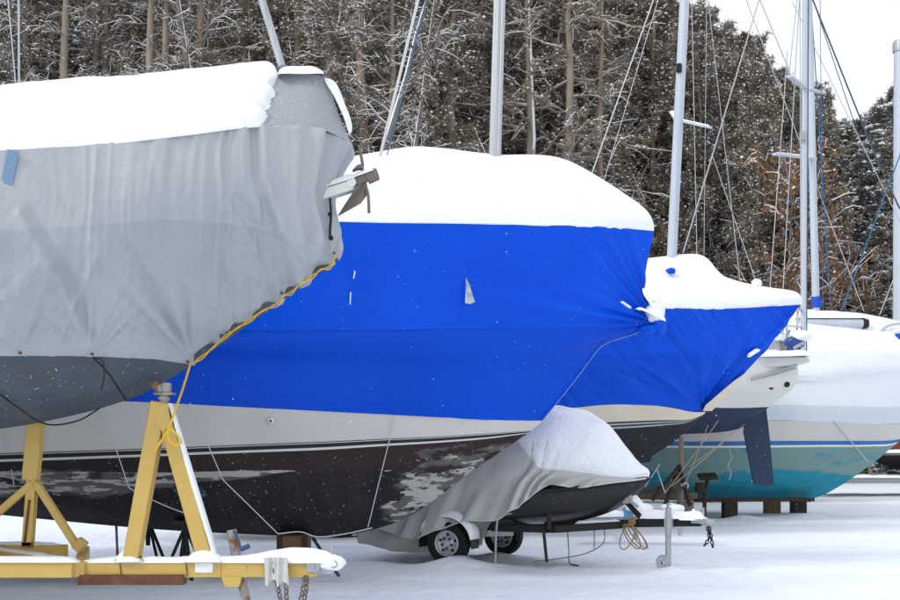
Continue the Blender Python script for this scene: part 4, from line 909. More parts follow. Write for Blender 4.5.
# ================================================================== TARPED RUNABOUT ON TRAILER
C0 = np.array([.30, 16.26, 0.]); HD = nrm((.905, -.425, 0)); ND = np.array([HD[1], -HD[0], 0.])   # ND points to the camera side
def L(d, s, z): return C0+HD*d+ND*s+np.array([0, 0, z])
def build_small():
    t = thing('small_trailer', C0, 'black and galvanised small boat trailer with snowy tongue, under the tarped runabout', 'trailer')
    mb = MB()
    for s in (-.48, .48):
        mb.beam(L(-1.4, s, .44), L(1.3, s, .46), .06, .09); mb.beam(L(1.3, s, .46), L(2.05, .0, .51), .06, .09)
    mb.beam(L(1.0, 0, .475), L(3.0, 0, .565), .075, .095)
    for d in (-1.3, -.2, .7): mb.beam(L(d, -.48, .44), L(d, .48, .44), .05, .06)
    mb.build('frame', M_blackm, t)
    mb = MB(); mb.beam(L(0, -.66, .29), L(0, .66, .29), .06, .06); mb.beam(L(.05, .55, .36), L(.75, .45, .40), .04, .08); mb.beam(L(.05, .66, .30), L(-.3, .5, .42), .05, .06); mb.build('axle', M_galv, t)
    wheel_parts(t, L(0, .74, .265), ND, .275, .17); wheel_parts(t, L(0.12, -.74, .255), ND, .265, .17)
    for s in (.74, -.74):
        G = []
        for a in np.linspace(-.15, math.pi+.15, 22):
            G.append([L(.36*math.cos(a), s+q, .27+.33*math.sin(a)) for q in (-.12, -.05, .05, .12)])
        mb = MB(); G = np.array(G); mb.grid(G); mb.grid(G-[0, 0, .015], flip=True); mb.build('fender', M_blackm, t, smooth='full')
    Gs = np.array([[L(.36*math.cos(a)*1.0, .74+q, .275+.33*math.sin(a)) for q in np.linspace(-.13, .13, 9)] for a in np.linspace(.15, 2.75, 30)])
    slab(Gs, .07, 3, (6, 6, 3, 3), noise=.4, nscale=4).build('fender_snow', M_snow, t, smooth='full')
    # winch post leaning back to the bow, strap
    mb = MB(); mb.beam(L(2.30, 0, .56), L(1.98, 0, .90), .06, .08); mb.box(L(1.96, 0, .93), (.16, .10, .06), (HD, ND, (0, 0, 1))); mb.build('winch_post', M_blackm, t)
    mb = MB(); mb.lathe([(0, -.06), (.07, -.06), (.07, .06), (0, .06)], L(2.10, .06, .84), ND, 14); mb.beam(L(2.1, .13, .84), L(2.26, .15, .74), .02, .03); mb.build('winch', M_galv, t)
    mb = MB(); mb.grid(snow_on(L(1.99, 0, .95), L(2.33, 0, .61), .15, .09, 3, 18)); mb.grid(snow_on(L(2.25, 0, .60), L(3.04, 0, .615), .17, .10, 5, 34, fr=3)); mb.grid(drift(L(2.9, 0, .60), (.2, .1), .14, 4)); mb.grid(snow_on(L(1.5, .3, .53), L(2.0, .02, .555), .06, .03, 5, 12)); mb.build('snow', M_snow, t, smooth='full')
    mb = MB(); mb.tube([L(2.62, .10, .74), L(2.62, .10, .02)], .036, 12); mb.tube([L(2.62, .10, .40), L(2.62, .10, .02)], .028, 12); mb.box(L(2.62, .06, .55), (.1, .12, .13), (HD, ND, (0, 0, 1))); j = mb.build('jack', M_galv, t)
    mb = MB(); mb.lathe([(.02, -.03), (.085, -.03), (.095, 0), (.085, .03), (.02, .03)], L(2.56, .10, .07), ND, 18); mb.box(L(2.61, .1, .10), (.05, .09, .12), (HD, ND, (0, 0, 1))); mb.build('jack_wheel', M_galv, j)
    mb = MB(); mb.tube(catmull(np.array([L(2.62, .1, .74), L(2.62, .16, .78), L(2.68, .22, .78)]), 4), .012, 8); mb.build('crank_handle', M_galv, j)
    mb = MB(); mb.box(L(2.98, 0, .575), (.22, .09, .07), (HD, ND, (0, 0, 1)), bev=.25); mb.box(L(3.1, 0, .56), (.12, .11, .09), (HD, ND, (0, 0, 1)), bev=.3); mb.beam(L(2.75, .05, .48), L(2.75, .05, .40), .04, .05); mb.tube([L(3.02, 0, .6), L(3.02, 0, .74)], .015, 8); mb.build('coupler', M_galv, t)
    for (a, b, c) in ((L(3.08, .04, .52), L(3.1, .05, .38), L(3.03, .05, .27)), (L(3.1, .04, .52), L(3.13, .05, .38), L(3.15, .05, .26))): chain_mb((a, b, c), .06, .008).build('safety_chain', M_blackm, t)
    chain_mb((L(1.72, .20, .47), L(1.72, .2, .22)), .04, .005).build('safety_chain', M_galv, t)
    # hoop guide and bunk posts
    mb = MB(); mb.tube(catmull(np.array([L(.62, .72, .02), L(.64, .72, .50), L(.70, .70, .62), L(.95, .60, .68)]), 5), .014, 8); mb.build('guide_hoop', M_galv, t)
    mb = MB(); mb.beam(L(1.25, .52, .46), L(1.25, .52, .95), .05, .09); mb.build('bunk_post', M_blackm, t)
    mb = MB(); mb.beam(L(1.18, .53, .46), L(1.23, .55, .06), .035, .06); mb.build('drop_leg', M_blackm, t)
    mb = MB(); mb.tube(catmull(np.array([L(1.45, .42, .45), L(1.47, .43, .22), L(1.49, .45, .05), L(1.62, .5, .03)]), 5), .018, 6, flat=.35); mb.build('loose_strap', M_blackm, t)
    mb = MB(); mb.tube([L(1.98, 0, .92), L(2.18, .02, .78), L(2.05, 0, .97)], .02, 6); mb.blob(L(1.9, .05, .97), (.05, .04, .035), 3, .4); mb.build('winch_strap', M_bluecloth, t)
    # orange cable hung on tongue
    mb = MB(); rr = random.Random(5)
    for k in range(4):
        d0 = 2.08+.03*k; w = .10+.05*rr.random(); hgt = .26+.05*rr.random(); sh = rr.uniform(-.14, .24)
        pts = [L(d0+w*math.sin(a)*.6+sh*(1-math.cos(a))*.5, .09+.02*k, .52-hgt*(1-math.cos(a))*.5) for a in np.linspace(0, 2*math.pi, 22)]
        mb.tube(pts, .0075, 6)
    for a in np.linspace(0, 6, 4): mb.tube([L(2.13+.01*a, .07, .60), L(2.13+.012*a, .10, .52)], .012, 6)
    tag(mb.build('cable_coil', M_orange), 'coil of orange cable hung on the tongue of the small trailer', 'cable')
    mb = MB(); A = catmull(np.array([L(.95, .3, .03), L(1.2, .1, .06), L(1.5, -.1, .12), L(1.7, -.2, .25), L(1.75, -.1, .44)]), 6); mb.tube(A, .007, 6); tag(mb.build('cable', M_orange), 'single orange cable lying on snow beneath the tarped runabout', 'cable')

    # ---- boat
    b = thing('tarped_runabout', L(.5, 0, .5), 'small black hulled runabout under light grey tarp with a deep snow mound', 'boat', None)
    st = [-1.35, -.7, 0, .6, 1.2, 1.6, 1.95, 2.2, 2.34]
    hb = [.70, .74, .76, .74, .64, .50, .32, .14, .02]
    gz = [.80, .80, .82, .86, .92, .97, 1.02, 1.06, 1.08]
    kz = [.46, .46, .46, .47, .50, .57, .70, .88, 1.04]
    R = []
    for (bs, zf) in ((0, 0), (.55, .16), (.93, .42), (1.0, 1.0)):
        R.append([L(d, h*bs*(.86 if d < .4 else .96 if d < 1 else 1), k+(g-k)*zf-(.06 if d < 1 else 0)*zf) for d, h, g, k in zip(st, hb, gz, kz)])
    def sym(mb, G, mi=None):
        mb.grid(G, mi); Q = G-C0; s = Q@ND; mb.grid(G-2*s[..., None]*ND, mi, flip=True)
    G = catmull(catmull(np.array(R), 8, 1), 8, 0); mb = MB(); sym(mb, G)
    a = G[:, 0]; a2 = a-2*((a-C0)@ND)[:, None]*ND; mb.grid(np.stack([a, a2], 1), flip=True); mb.build('hull', M_blkhull, b, smooth='full')
    mb = MB(); gl = catmull(np.array([L(d, h+.012, g) for d, h, g in zip(st[4:], hb[4:], gz[4:])]), 8); mb.tube(gl, .028, 8); gl2 = gl-2*((gl-C0)@ND)[:, None]*ND; mb.tube(gl2, .028, 8); mb.build('rub_rail', M_blackm, b)
    # tarp: hem falls low at the stern, lifts at the bow
    hz = [.34, .38, .44, .62, .92, .97, 1.03, 1.06, 1.085]
    ez = [.90, .98, 1.08, 1.20, 1.24, 1.20, 1.13, 1.10, 1.095]
    mz = [1.02, 1.20, 1.44, 1.66, 1.68, 1.53, 1.31, 1.17, 1.10]
    rz = [1.06, 1.26, 1.52, 1.73, 1.74, 1.58, 1.35, 1.19, 1.11]
    n_ = len(st); rows = [[L(st[i], hb[i]+.12 if i < 4 else hb[i]+.05, hz[i]) for i in range(n_)], [L(st[i], hb[i]+.05, (hz[i]+ez[i])/2) for i in range(n_)], [L(st[i], hb[i]*.98+.01, ez[i]) for i in range(n_)],
                          [L(st[i], hb[i]*.74, mz[i]) for i in range(n_)], [L(st[i], 0, rz[i]) for i in range(n_)]]
    A = catmull(catmull(np.array(rows), 34, 1), 26, 0); N = normals(A); s = 1 if (N@ND).mean() > 0 else -1
    D_ = (A-C0)@HD; v = np.linspace(0, 4, A.shape[0])[:, None]
    dr = .085*(np.abs(vnoise(np.stack([D_*7-(v*.9), v*.25+D_*0, D_*0], -1), 1, 3)-.5)*4-1)*np.clip((2.6-v)/1.5, 0, 1)*np.clip((1.9-D_)/.5, .05, 1)
    A = A+s*N*dr[..., None]; A[..., 2] += np.clip(1-v, 0, 1)*.07*np.sin(D_*5.2+.6)*np.clip((1.7-D_)/.4, 0, 1)
    mb = MB(); sym(mb, A); a = A[:, 0]; a2 = a-2*((a-C0)@ND)[:, None]*ND
    dn = np.stack([a, a*1.0, a2*1.0, a2], 1); mb.grid(np.stack([a, a2], 1), flip=True)
    # spare tarp sagging to the ground behind the wheel
    T = np.zeros((20, 30, 3))
    for i in range(20):
        for k in range(30):
            u = k/29; vv_ = i/19; d = -1.25+1.75*u; sag = .10+.36*abs(u-.45)**1.6
            T[i, k] = L(d-.12*vv_, .50+.16*math.sin(vv_*2.6)*(1-.4*u)+.05*math.sin(u*17+vv_*3)+.02*math.sin(u*41-vv_*4), .60*(1-vv_)+sag*vv_)
    mb.grid(T); mb.grid(T-ND*.012, flip=True)
    tp_ = mb.build('tarp', M_ltarp, b, smooth='full')
    mb = MB(); mb.tube(A[0]+ND*.004, .011, 6); mb.build('tarp_hem', mat('tarp_piping', (.55, .55, .53), .8), tp_)
    # snow mound on the tarp
    i0 = 48; j0 = int(2.2*34)
    G = A[i0:, j0:]; Q = G-C0; Gf = np.concatenate([G, (G-2*(Q@ND)[..., None]*ND)[-2::-1]], 0)
    s_n = np.abs(np.linspace(-1, 1, Gf.shape[0]))[:, None]; d_n = (Gf-C0)@HD
    d_edge = .50+.68*s_n**1.3+.14*(vnoise(Gf, 3.2, 6)-.5)
    mk = np.clip((d_n-d_edge)/.42, 0, 1); mk = np.sqrt(1-(1-mk)**2)
    mb = slab(Gf, .23, 5, (30, 30, 0, 14), noise=.35, nscale=2.0, mask=mk*np.clip((2.42-d_n)/.75, .3, 1)); mb.build('snow_layer', M_snow, b, smooth='full')
build_small()

# ================================================================== TIMBER, STANDS AND BLOCKS AT RIGHT
def block(px0, px1, py0, Y, label, m=M_wood, depth=.35):
    z1 = P(0, py0, Y)[2]; x0 = (px0-CX)*Y/F; x1 = (px1-CX)*Y/F; mb = MB()
    V = ((x0+x1)/2, Y+depth/2, (z1-.06)/2)
    mb.box(V, (x1-x0, depth, z1+.06), bev=.03)
    return tag(mb.build('wooden_block', m), label, 'block', 'wooden blocks under the turquoise boat')
block(680, 694, 502, 23.0, 'pale grey wooden block just right of the weathered post', M_wood)
block(725, 738, 502, 24.6, 'dark wooden block left of the navy rudder', M_woodd)
block(767, 781, 501.5, 26.0, 'brown wooden block below the tip of the navy rudder', M_woodb)
block(794, 807, 500.5, 26.0, 'dark wooden block right of the navy rudder under the turquoise keel', M_woodd)
def timber(p, q, w, h, label, m):
    mb = MB(); mb.beam(p, q, w, h, bev=.04); return tag(mb.build('timber', m), label, 'timber')
timber(P(600, 495, 23.1), P(697, 496, 23.0), .16, .11, 'long brown timber on edge behind the runabout trailer', M_woodb)
timber(P(696, 500, 24.7), P(812, 499.5, 25.8), .18, .07, 'flat dark timber laid along the top of the wooden blocks', M_woodd)
t = thing('boat_stand', P(680, 510, 22.6)*[1, 1, 0], 'rusty braced boat stand with tall weathered post right of the runabout bow', 'stand')
mb = MB(); x = P(680, 0, 22.6)[0]; mb.tube([(x, 22.6, -.05), (x+.02, 22.6, P(0, 437, 22.6)[2])], .05, 10); mb.build('post', M_wood, t)
for (a, b) in (((679, 467), (652, 500)), ((677, 474), (664, 508)), ((679, 465), (690, 506))):
    mb = MB(); mb.beam(P(*a, 22.55), P(*b, 22.3), .05, .07); mb.build('brace', M_woodd, t)
mb = MB(); mb.beam(P(636, 488, 22.45), P(690, 487.5, 22.45), .05, .06); mb.build('cross_bar', M_rust, t)
mb = MB(); mb.tube(catmull(np.array([P(681, 486, 22.4), P(685, 483, 22.4), P(688, 485, 22.4), P(687, 489, 22.4)]), 4), .014, 6); mb.build('hook', M_wirew, t)
t = thing('pad_stand', P(706, 500, 23.8)*[1, 1, 0], 'slim boat stand with tilted dark pad against the turquoise hull', 'stand')
mb = MB(); mb.tube([np.array([P(704, 0, 23.8)[0], 23.8, -.04]), P(705, 492, 23.8), P(708, 478, 23.9)], .04, 8); mb.box(P(700, 488, 23.8), (.16, .16, .2)); mb.build('post', M_woodd, t)
mb = MB(); mb.box(P(707.5, 476.5, 23.95), (.34, .3, .06), ((1, 0, .05), (0, 1, .25), (0, -.2, 1))); mb.build('pad', M_woodd, t)
mb = MB(); 
for (a, b, y0, y1) in (((718, 421), (665, 493), 22.3, 20.6), ((734, 432), (672, 486), 22.9, 20.8), ((708, 425), (684, 487), 22.0, 21), ((745, 424), (690, 466), 23.0, 22)): line(mb, a, b, y0, .006, .02, y1)
tag(mb.build('mooring_line', M_tan), 'thin tan lines stretched down from the white stern to the ground', 'line')
mb = MB(); line(mb, (657, 470), (665, 493), 21.6, .010); line(mb, (660, 464), (645, 487), 21.6, .010); tag(mb.build('tie_line', M_wirew), 'pale tie lines below the bow of the smaller blue wrapped boat', 'line')
mb = MB(); mb.tube(catmull(np.array([P(729, 449, 24.2), P(731, 458, 24.2), P(728, 466, 24.2), P(731, 473, 24.2), P(729, 480, 24.2)]), 4), .013, 6); tag(mb.build('frayed_rope', M_wirew), 'frayed white rope dangling beside the navy rudder', 'rope')

# second low trailer with a snow covered winch behind the runabout trailer
t = thing('low_trailer', P(650, 520, 19)*[1, 1, 0], 'low trailer tongue with pale blue winch box half buried in snow', 'trailer')
mb = MB(); mb.beam(P(560, 521, 18.6), P(690, 519, 18.6), .08, .09); mb.beam(P(600, 520, 18.6), P(600, 520, 20.4), .07, .08); mb.tube([P(636, 523, 18.5), P(636, 540, 18.5)], .03, 8); mb.build('tongue', M_galv, t)
mb = MB(); mb.box(P(663, 514, 18.5), (.24, .2, .14), bev=.1); mb.box(P(628, 513, 18.6), (.14, .16, .16), bev=.1); mb.build('winch_box', mat('pale_blue_paint', (.10, .26, .42), .5), t)
mb = MB(); mb.grid(snow_on(P(565, 517, 18.6), P(688, 515, 18.6), .14, .09, 5, 40, fr=3)); mb.blob(P(672, 509, 18.5), (.18, .16, .08), 4, .3); mb.blob(P(640, 508, 18.5), (.2, .16, .07), 6, .3); mb.build('snow', M_snow, t, smooth='full')

# far right: boat on flat trailer under snow
t = thing('flat_trailer', (13.4, 33, 0), 'low flat trailer with slatted side, snow along its deck, far right', 'trailer')
mb = MB(); mb.beam((9.6, 33.2, .42), (16.5, 33.2, .42), .1, .16); mb.beam((9.6, 34.9, .42), (16.5, 34.9, .42), .1, .16); mb.box((13.05, 34.05, .52), (6.9, 1.7, .04)); mb.build('deck_frame', M_galv, t)
mb = MB(); 
for k in range(8): mb.beam((10.3+k*.85, 33.2, .45), (10.3+k*.85, 33.2, 1.15), .05, .06)
mb.beam((9.9, 33.2, 1.12), (16.4, 33.2, 1.12), .05, .07); mb.build('side_slats', M_wood, t)
mb = MB(); mb.grid(snow_on((9.7, 33.2, .50), (16.5, 33.2, .50), .3, .07, 3, 60)); mb.grid(snow_on((9.9, 33.2, 1.155), (16.4, 33.2, 1.155), .12, .09, 4, 60)); mb.build('snow', M_snow, t, smooth='full')
for x in (14.6, 15.5): wheel_parts(t, (x, 33.1, .3), (0, -1, 0), .31, .2); wheel_parts(t, (x, 35.0, .3), (0, 1, 0), .31, .2)
t = thing('red_boat', (13.6, 34.1, .54), 'red brown boat lying on the flat trailer under snow at far right', 'boat')
R = []
st = [11.1, 11.6, 12.3, 13.2, 14.5, 16.2]; hb = [.02, .35, .62, .74, .78, .76]; gz = [1.55, 1.52, 1.48, 1.45, 1.42, 1.42]; kz = [1.3, .9, .68, .58, .56, .56]
for (bs, zf) in ((0, 0), (.6, .2), (.93, .5), (1, 1)): R.append([np.array([x, 34.05-h*bs, k+(g-k)*zf]) for x, h, g, k in zip(st, hb, gz, kz)])
G = catmull(catmull(np.array(R), 8, 1), 6, 0); mb = MB(); both(mb, G, 34.05, lambda i, j: 1 if i > 12 else 0); mb.build('hull', [M_bottom2, M_redhull], t, smooth='full')
D = np.stack([G[-1], (G[-1]+mirror(G[-1:], 34.05)[0])/2+[0, 0, .1], mirror(G[-1:], 34.05)[0]]); mb = slab(catmull(D, 8, 0), .22, 5, (4, 4, 8, 3), noise=.4); mb.build('snow_layer', M_snow, t, smooth='full')
mb = MB(); mb.tube([(13.2, 33.0, .55), (13.9, 33.0, 1.5)], .05, 8); tag(mb.build('pole', M_bluest), 'slanting dark blue pole leaning at the flat trailer, right edge', 'pole')

# ================================================================== FOREST
def prisms(p0, p1, r0, r1, n=3):
    p0 = np.asarray(p0); p1 = np.asarray(p1); N = len(p0); d = p1-p0; d = d/(np.linalg.norm(d, axis=1)[:, None]+1e-9)
    a = np.where(np.abs(d[:, 2:3]) < .9, np.array([[0, 0, 1.]]), np.array([[1., 0, 0]])); u = np.cross(d, a); u /= np.linalg.norm(u, axis=1)[:, None]+1e-9; w = np.cross(d, u)
    r0 = np.broadcast_to(r0, (N,)); r1 = np.broadcast_to(r1, (N,)); V = np.zeros((N, 2*n, 3))
    for k in range(n):
        t = 2*math.pi*k/n+.5; o = u*math.cos(t)+w*math.sin(t); V[:, k] = p0+o*r0[:, None]; V[:, n+k] = p1+o*r1[:, None]
    base = (np.arange(N)*2*n)[:, None]
    Fq = np.concatenate([base+np.array([[k, (k+1) % n, n+(k+1) % n, n+k]]) for k in range(n)])
    return V.reshape(-1, 3), Fq
def blades(pos, dirn, size, nb, wid, rng):
    N = len(pos); P_ = np.repeat(pos, nb, 0); d = np.repeat(dirn, nb, 0)*.45+rng.normal(0, .62, (N*nb, 3)); d /= np.linalg.norm(d, axis=1)[:, None]+1e-9
    s = np.repeat(size, nb)*rng.uniform(.6, 1.15, N*nb); w = rng.normal(0, 1, (N*nb, 3)); w -= d*(w*d).sum(1)[:, None]; w /= np.linalg.norm(w, axis=1)[:, None]+1e-9
    w = w*(wid*s)[:, None]; t = d*s[:, None]
    V = np.stack([P_-t*.15, P_+t*.5+w, P_+t, P_+t*.45-w], 1).reshape(-1, 3)
    return V, np.arange(N*nb*4).reshape(-1, 4)
def lumps(pos, r, rng, flat=.5):
    N = len(pos); r = np.broadcast_to(r, (N,)); j = rng.uniform(.6, 1.3, (N, 6))
    O = np.array([[1, 0, 0], [0, 1, 0], [-1, 0, 0], [0, -1, 0], [0, 0, flat], [0, 0, -flat*.6]])
    V = pos[:, None]+O[None]*(r[:, None]*j)[..., None]
    T = np.array([[0, 1, 4], [1, 2, 4], [2, 3, 4], [3, 0, 4], [1, 0, 5], [2, 1, 5], [3, 2, 5], [0, 3, 5]])
    return V.reshape(-1, 3), (np.arange(N)[:, None, None]*6+T[None]).reshape(-1, 3)
def build_raw(name, parts, mats, parent, smooth=False):
    """parts: list of (V, F, slot)"""
    vs = np.concatenate([p[0] for p in parts]); o = 0; li = []; ls = []; mi = []
    for V, Fc, s in parts:
        li.append((Fc+o).ravel()); ls.append(np.full(len(Fc), Fc.shape[1])); mi.append(np.full(len(Fc), s)); o += len(V)
    li = np.concatenate(li); ls = np.concatenate(ls); mi = np.concatenate(mi)
    me = bpy.data.meshes.new(name); me.vertices.add(len(vs)); me.vertices.foreach_set('co', vs.astype(np.float32).ravel())
    me.loops.add(len(li)); me.loops.foreach_set('vertex_index', li.astype(np.int32))
    me.polygons.add(len(ls)); st = np.concatenate([[0], np.cumsum(ls)[:-1]]); me.polygons.foreach_set('loop_start', st.astype(np.int32)); me.polygons.foreach_set('loop_total', ls.astype(np.int32))
    for m in mats: me.materials.append(m)
    me.polygons.foreach_set('material_index', mi.astype(np.int32))
    if smooth: me.polygons.foreach_set('use_smooth', np.ones(len(ls), bool))
    me.update(calc_edges=True); me.validate()
    ob = bpy.data.objects.new(name, me); COL.objects.link(ob); ob.parent = parent
    return ob
def make_tree(name, kind, seed, h, bark):
    rng = np.random.default_rng(seed); root = thing(name, (0, 0, 0), 'x', 'tree')
    # trunk path
    nz = 14; zs = np.linspace(0, 1, nz)*h; wob = np.cumsum(rng.normal(0, .045, (nz, 2)), 0)*(h/16); wob -= wob[0]
    path = np.column_stack([wob, zs-.1]); R0 = {'pine': .17, 'bare': .29, 'spruce': .17, 'oak': .11, 'lean': .24, 'open': .22}[kind]*h/17
    if kind == 'lean':
        path[:, 0] += (zs/h)**1.5*h*.22; R0 *= .95
    rad = R0*(1-.86*(zs/h)**1.1)+.012
    mb = MB(); mb.tube(path, rad, 9)
    TV = np.concatenate(mb.v); TF = np.array([f for f in mb.f if len(f) == 4])
    tp = [(TV, TF, 0)]
    # snow plastered up the windward side of the trunk
    if kind in ('bare', 'lean', 'pine', 'open'):
        mb = MB(); off = np.array([-.55, -.35, 0])*rad[:, None]; k0 = 1
        mb.tube((path+off)[k0:], rad[k0:]*.55, 5); V_ = np.concatenate(mb.v)
        if kind in ('lean', 'open'): tp.append((V_, np.array([f for f in mb.f if len(f) == 4]), 1))
    at = lambda z: np.stack([np.interp(z, zs, path[:, q]) for q in range(3)], -1)
    if kind == 'pine': nb = 120; zb = h*(.06+.94*rng.random(nb)**.9); ln = (.5+2.6*(1-zb/h)**.7)*rng.uniform(.55, 1.15, nb)*h/17; rise = rng.uniform(.0, .4, nb)+.35*(zb/h)
    elif kind == 'bare': nb = 120; zb = h*(.05+.93*rng.random(nb)); ln = (1.0+1.7*(1-zb/h)**.5)*rng.uniform(.4, 1.2, nb); rise = rng.uniform(-.25, .35, nb)+.5*np.clip(zb/h-.6, 0, 1)
    elif kind == 'open': nb = 60; zb = h*(.08+.9*rng.random(nb)); ln = (1.2+2.6*(1-zb/h)**.6)*rng.uniform(.5, 1.2, nb); rise = rng.uniform(-.15, .5, nb)
    elif kind == 'spruce': nb = 190; zb = h*(.02+.97*rng.random(nb)**1.15); ln = (.25+3.0*(1-zb/h)**.9)*rng.uniform(.7, 1.1, nb); rise = rng.uniform(-.35, .0, nb)+.5*(zb/h)**3
    elif kind == 'oak': nb = 60; zb = h*(.15+.8*rng.random(nb)); ln = (.6+1.9*np.sin(np.pi*np.clip(zb/h, 0, 1))**.6)*rng.uniform(.6, 1.1, nb); rise = rng.uniform(.2, .8, nb)
    else: nb = 46; zb = h*(.25+.73*rng.random(nb)); ln = (.8+2.6*(1-zb/h)**.5)*rng.uniform(.4, 1.2, nb); rise = rng.uniform(.1, 1.0, nb)
    az = rng.uniform(0, 2*np.pi, nb); hd = np.stack([np.cos(az), np.sin(az), rise], -1); hd /= np.linalg.norm(hd, axis=1)[:, None]
    b0 = at(zb); rb = (.035 if kind != 'bare' else .028)*(ln/2)**.7+.007
    droop = {'pine': .10, 'bare': .16, 'spruce': .30, 'oak': .0, 'lean': -.1, 'open': .12}[kind]
    nseg = 5; pts = []
    jit = rng.normal(0, .07, (nb, nseg+1, 3)); jit[:, 0] = 0
    for k in range(nseg+1):
        u = k/nseg; q = b0+hd*(ln*u)[:, None]; q[:, 2] -= droop*ln*u*u
        if kind == 'pine': q[:, 2] += .16*ln*u**3
        pts.append(q+jit[:, k]*ln[:, None]*.6)
    for k in range(nseg):
        r0 = rb*(1-.8*k/nseg); r1 = rb*(1-.8*(k+1)/nseg)
        V, Fq = prisms(pts[k], pts[k+1], r0, r1, 4); tp.append((V, Fq, 0))
        up = np.array([0, 0, 1.]); V, Fq = prisms(pts[k]+up*(r0*.75)[:, None], pts[k+1]+up*(r1*.75)[:, None], r0*.62, r1*.75, 3)
        if kind in ('pine', 'bare', 'lean', 'oak', 'open'):
            keep = rng.random(nb) < .7; tp.append((V, Fq.reshape(3, nb, 4)[:, keep].reshape(-1, 4), 1))
    # twigs
    nt = {'pine': 12, 'bare': 15, 'spruce': 8, 'oak': 9, 'lean': 10, 'open': 10}[kind]
    PT = np.stack(pts, 1); uu = rng.uniform(.15, 1, (nb, nt))*nseg; k = np.minimum(uu.astype(int), nseg-1); f = uu-k; ib = np.arange(nb)[:, None]
    t0 = PT[ib, k]*(1-f)[..., None]+PT[ib, k+1]*f[..., None]; t0 = t0.reshape(-1, 3)
    td = np.repeat(hd, nt, 0)*.6+rng.normal(0, .55, (nb*nt, 3)); td[:, 2] += {'spruce': -.25}.get(kind, .05); td /= np.linalg.norm(td, axis=1)[:, None]
    tl = rng.uniform(.25, .95, nb*nt)*np.repeat(np.clip(ln, .5, 2.4)/2, nt)
    t1 = t0+td*tl[:, None]+rng.normal(0, .09, (nb*nt, 3))*tl[:, None]; t1[:, 2] -= .10*tl
    tm = t0+td*(tl*.5)[:, None]+rng.normal(0, .05, (nb*nt, 3))*tl[:, None]; tm[:, 2] += .03*tl
    for (q0, q1, ra, rb_) in ((t0, tm, .011, .008), (tm, t1, .008, .004)): V, Fq = prisms(q0, q1, ra, rb_, 3); tp.append((V, Fq, 0))
    n3 = len(t0); keep = rng.random(n3) < .58
    for (q0, q1, ra, rb_) in ((t0, tm, .013, .011), (tm, t1, .011, .006)): V, Fq = prisms((q0+[0, 0, .010])[keep], (q1+[0, 0, .011])[keep], ra, rb_, 3); tp.append((V, Fq, 1))
    build_raw('trunk', tp, [bark, M_tsnow], root, True)
    # crown: needle tufts at twig ends and along twigs
    cp = []
    if kind == 'lean': return root
    def tip(n, lo=.3):
        i = rng.integers(0, len(t0), n); u = rng.uniform(lo, 1.05, n)[:, None]; return t0[i]*(1-u)+t1[i]*u+rng.normal(0, .05, (n, 3)), td[i]
    if kind == 'pine':
        p, d = tip(2500); cp.append((*blades(p, d+[0, 0, .35], np.full(len(p), .25), 15, .065, rng), 0))
        p2, d2 = tip(420); cp.append((*blades(p2, d2, np.full(len(p2), .22), 12, .07, rng), 1))
        q = np.repeat(p, 2, 0); q = q+rng.normal(0, .10, q.shape)+[0, 0, .07]; cp.append((*lumps(q, rng.uniform(.02, .075, len(q)), rng, .65), 2))
    elif kind == 'bare':
        p, d = tip(900, .0); cp.append((*blades(p, d, np.full(len(p), .19), 11, .055, rng), 0))
        p2, d2 = tip(420, .0); cp.append((*blades(p2, d2, np.full(len(p2), .2), 9, .06, rng), 1))
        p3, _ = tip(2200, .0); q = p3+rng.normal(0, .05, p3.shape)+[0, 0, .03]; cp.append((*lumps(q, rng.uniform(.015, .06, len(q)), rng, .65), 2))
    elif kind == 'open':
        p, d = tip(800, .2); cp.append((*blades(p, d, np.full(len(p), .2), 12, .06, rng), 0)); cp.append((*blades(p[:120]+.1, d[:120], np.full(120, .2), 9, .06, rng), 1)); q = p+[0, 0, .06]; cp.append((*lumps(q, rng.uniform(.02, .07, len(q)), rng, .65), 2))
    elif kind == 'spruce':
        p, d = tip(4200, .0); cp.append((*blades(p, d+[0, 0, -.15], np.full(len(p), .22), 11, .09, rng), 0))
        i = rng.integers(0, nb, 2600); uu = rng.uniform(.1, 1, 2600)*nseg; k = np.minimum(uu.astype(int), nseg-1); f = (uu-k)[:, None]; q = PT[i, k]*(1-f)+PT[i, k+1]*f+rng.normal(0, .12, (2600, 3))*[1, 1, .3]+[0, 0, .07]
        cp.append((*lumps(q, rng.uniform(.06, .17, len(q)), rng, .5), 2)); i = rng.integers(0, len(t0), 4000); uu = rng.random((4000, 1)); q = t1[i]*uu+t0[i]*(1-uu)+rng.normal(0, .06, (4000, 3))+[0, 0, .05]; cp.append((*lumps(q, rng.uniform(.02, .075, 4000), rng, .6), 2))
    elif kind == 'oak':
        p, d = tip(1700, .2); cp.append((*blades(p, d+[0, 0, -.5], np.full(len(p), .13), 4, .3, rng), 1))
        s = rng.random(len(p)) < .22; q = p[s]+[0, 0, .05]; cp.append((*lumps(q, rng.uniform(.03, .08, len(q)), rng, .5), 2))
    build_raw('crown', cp, [M_needg if kind == 'spruce' else M_need, M_leaf if kind == 'oak' else M_needb, M_tsnow], root)
    return root

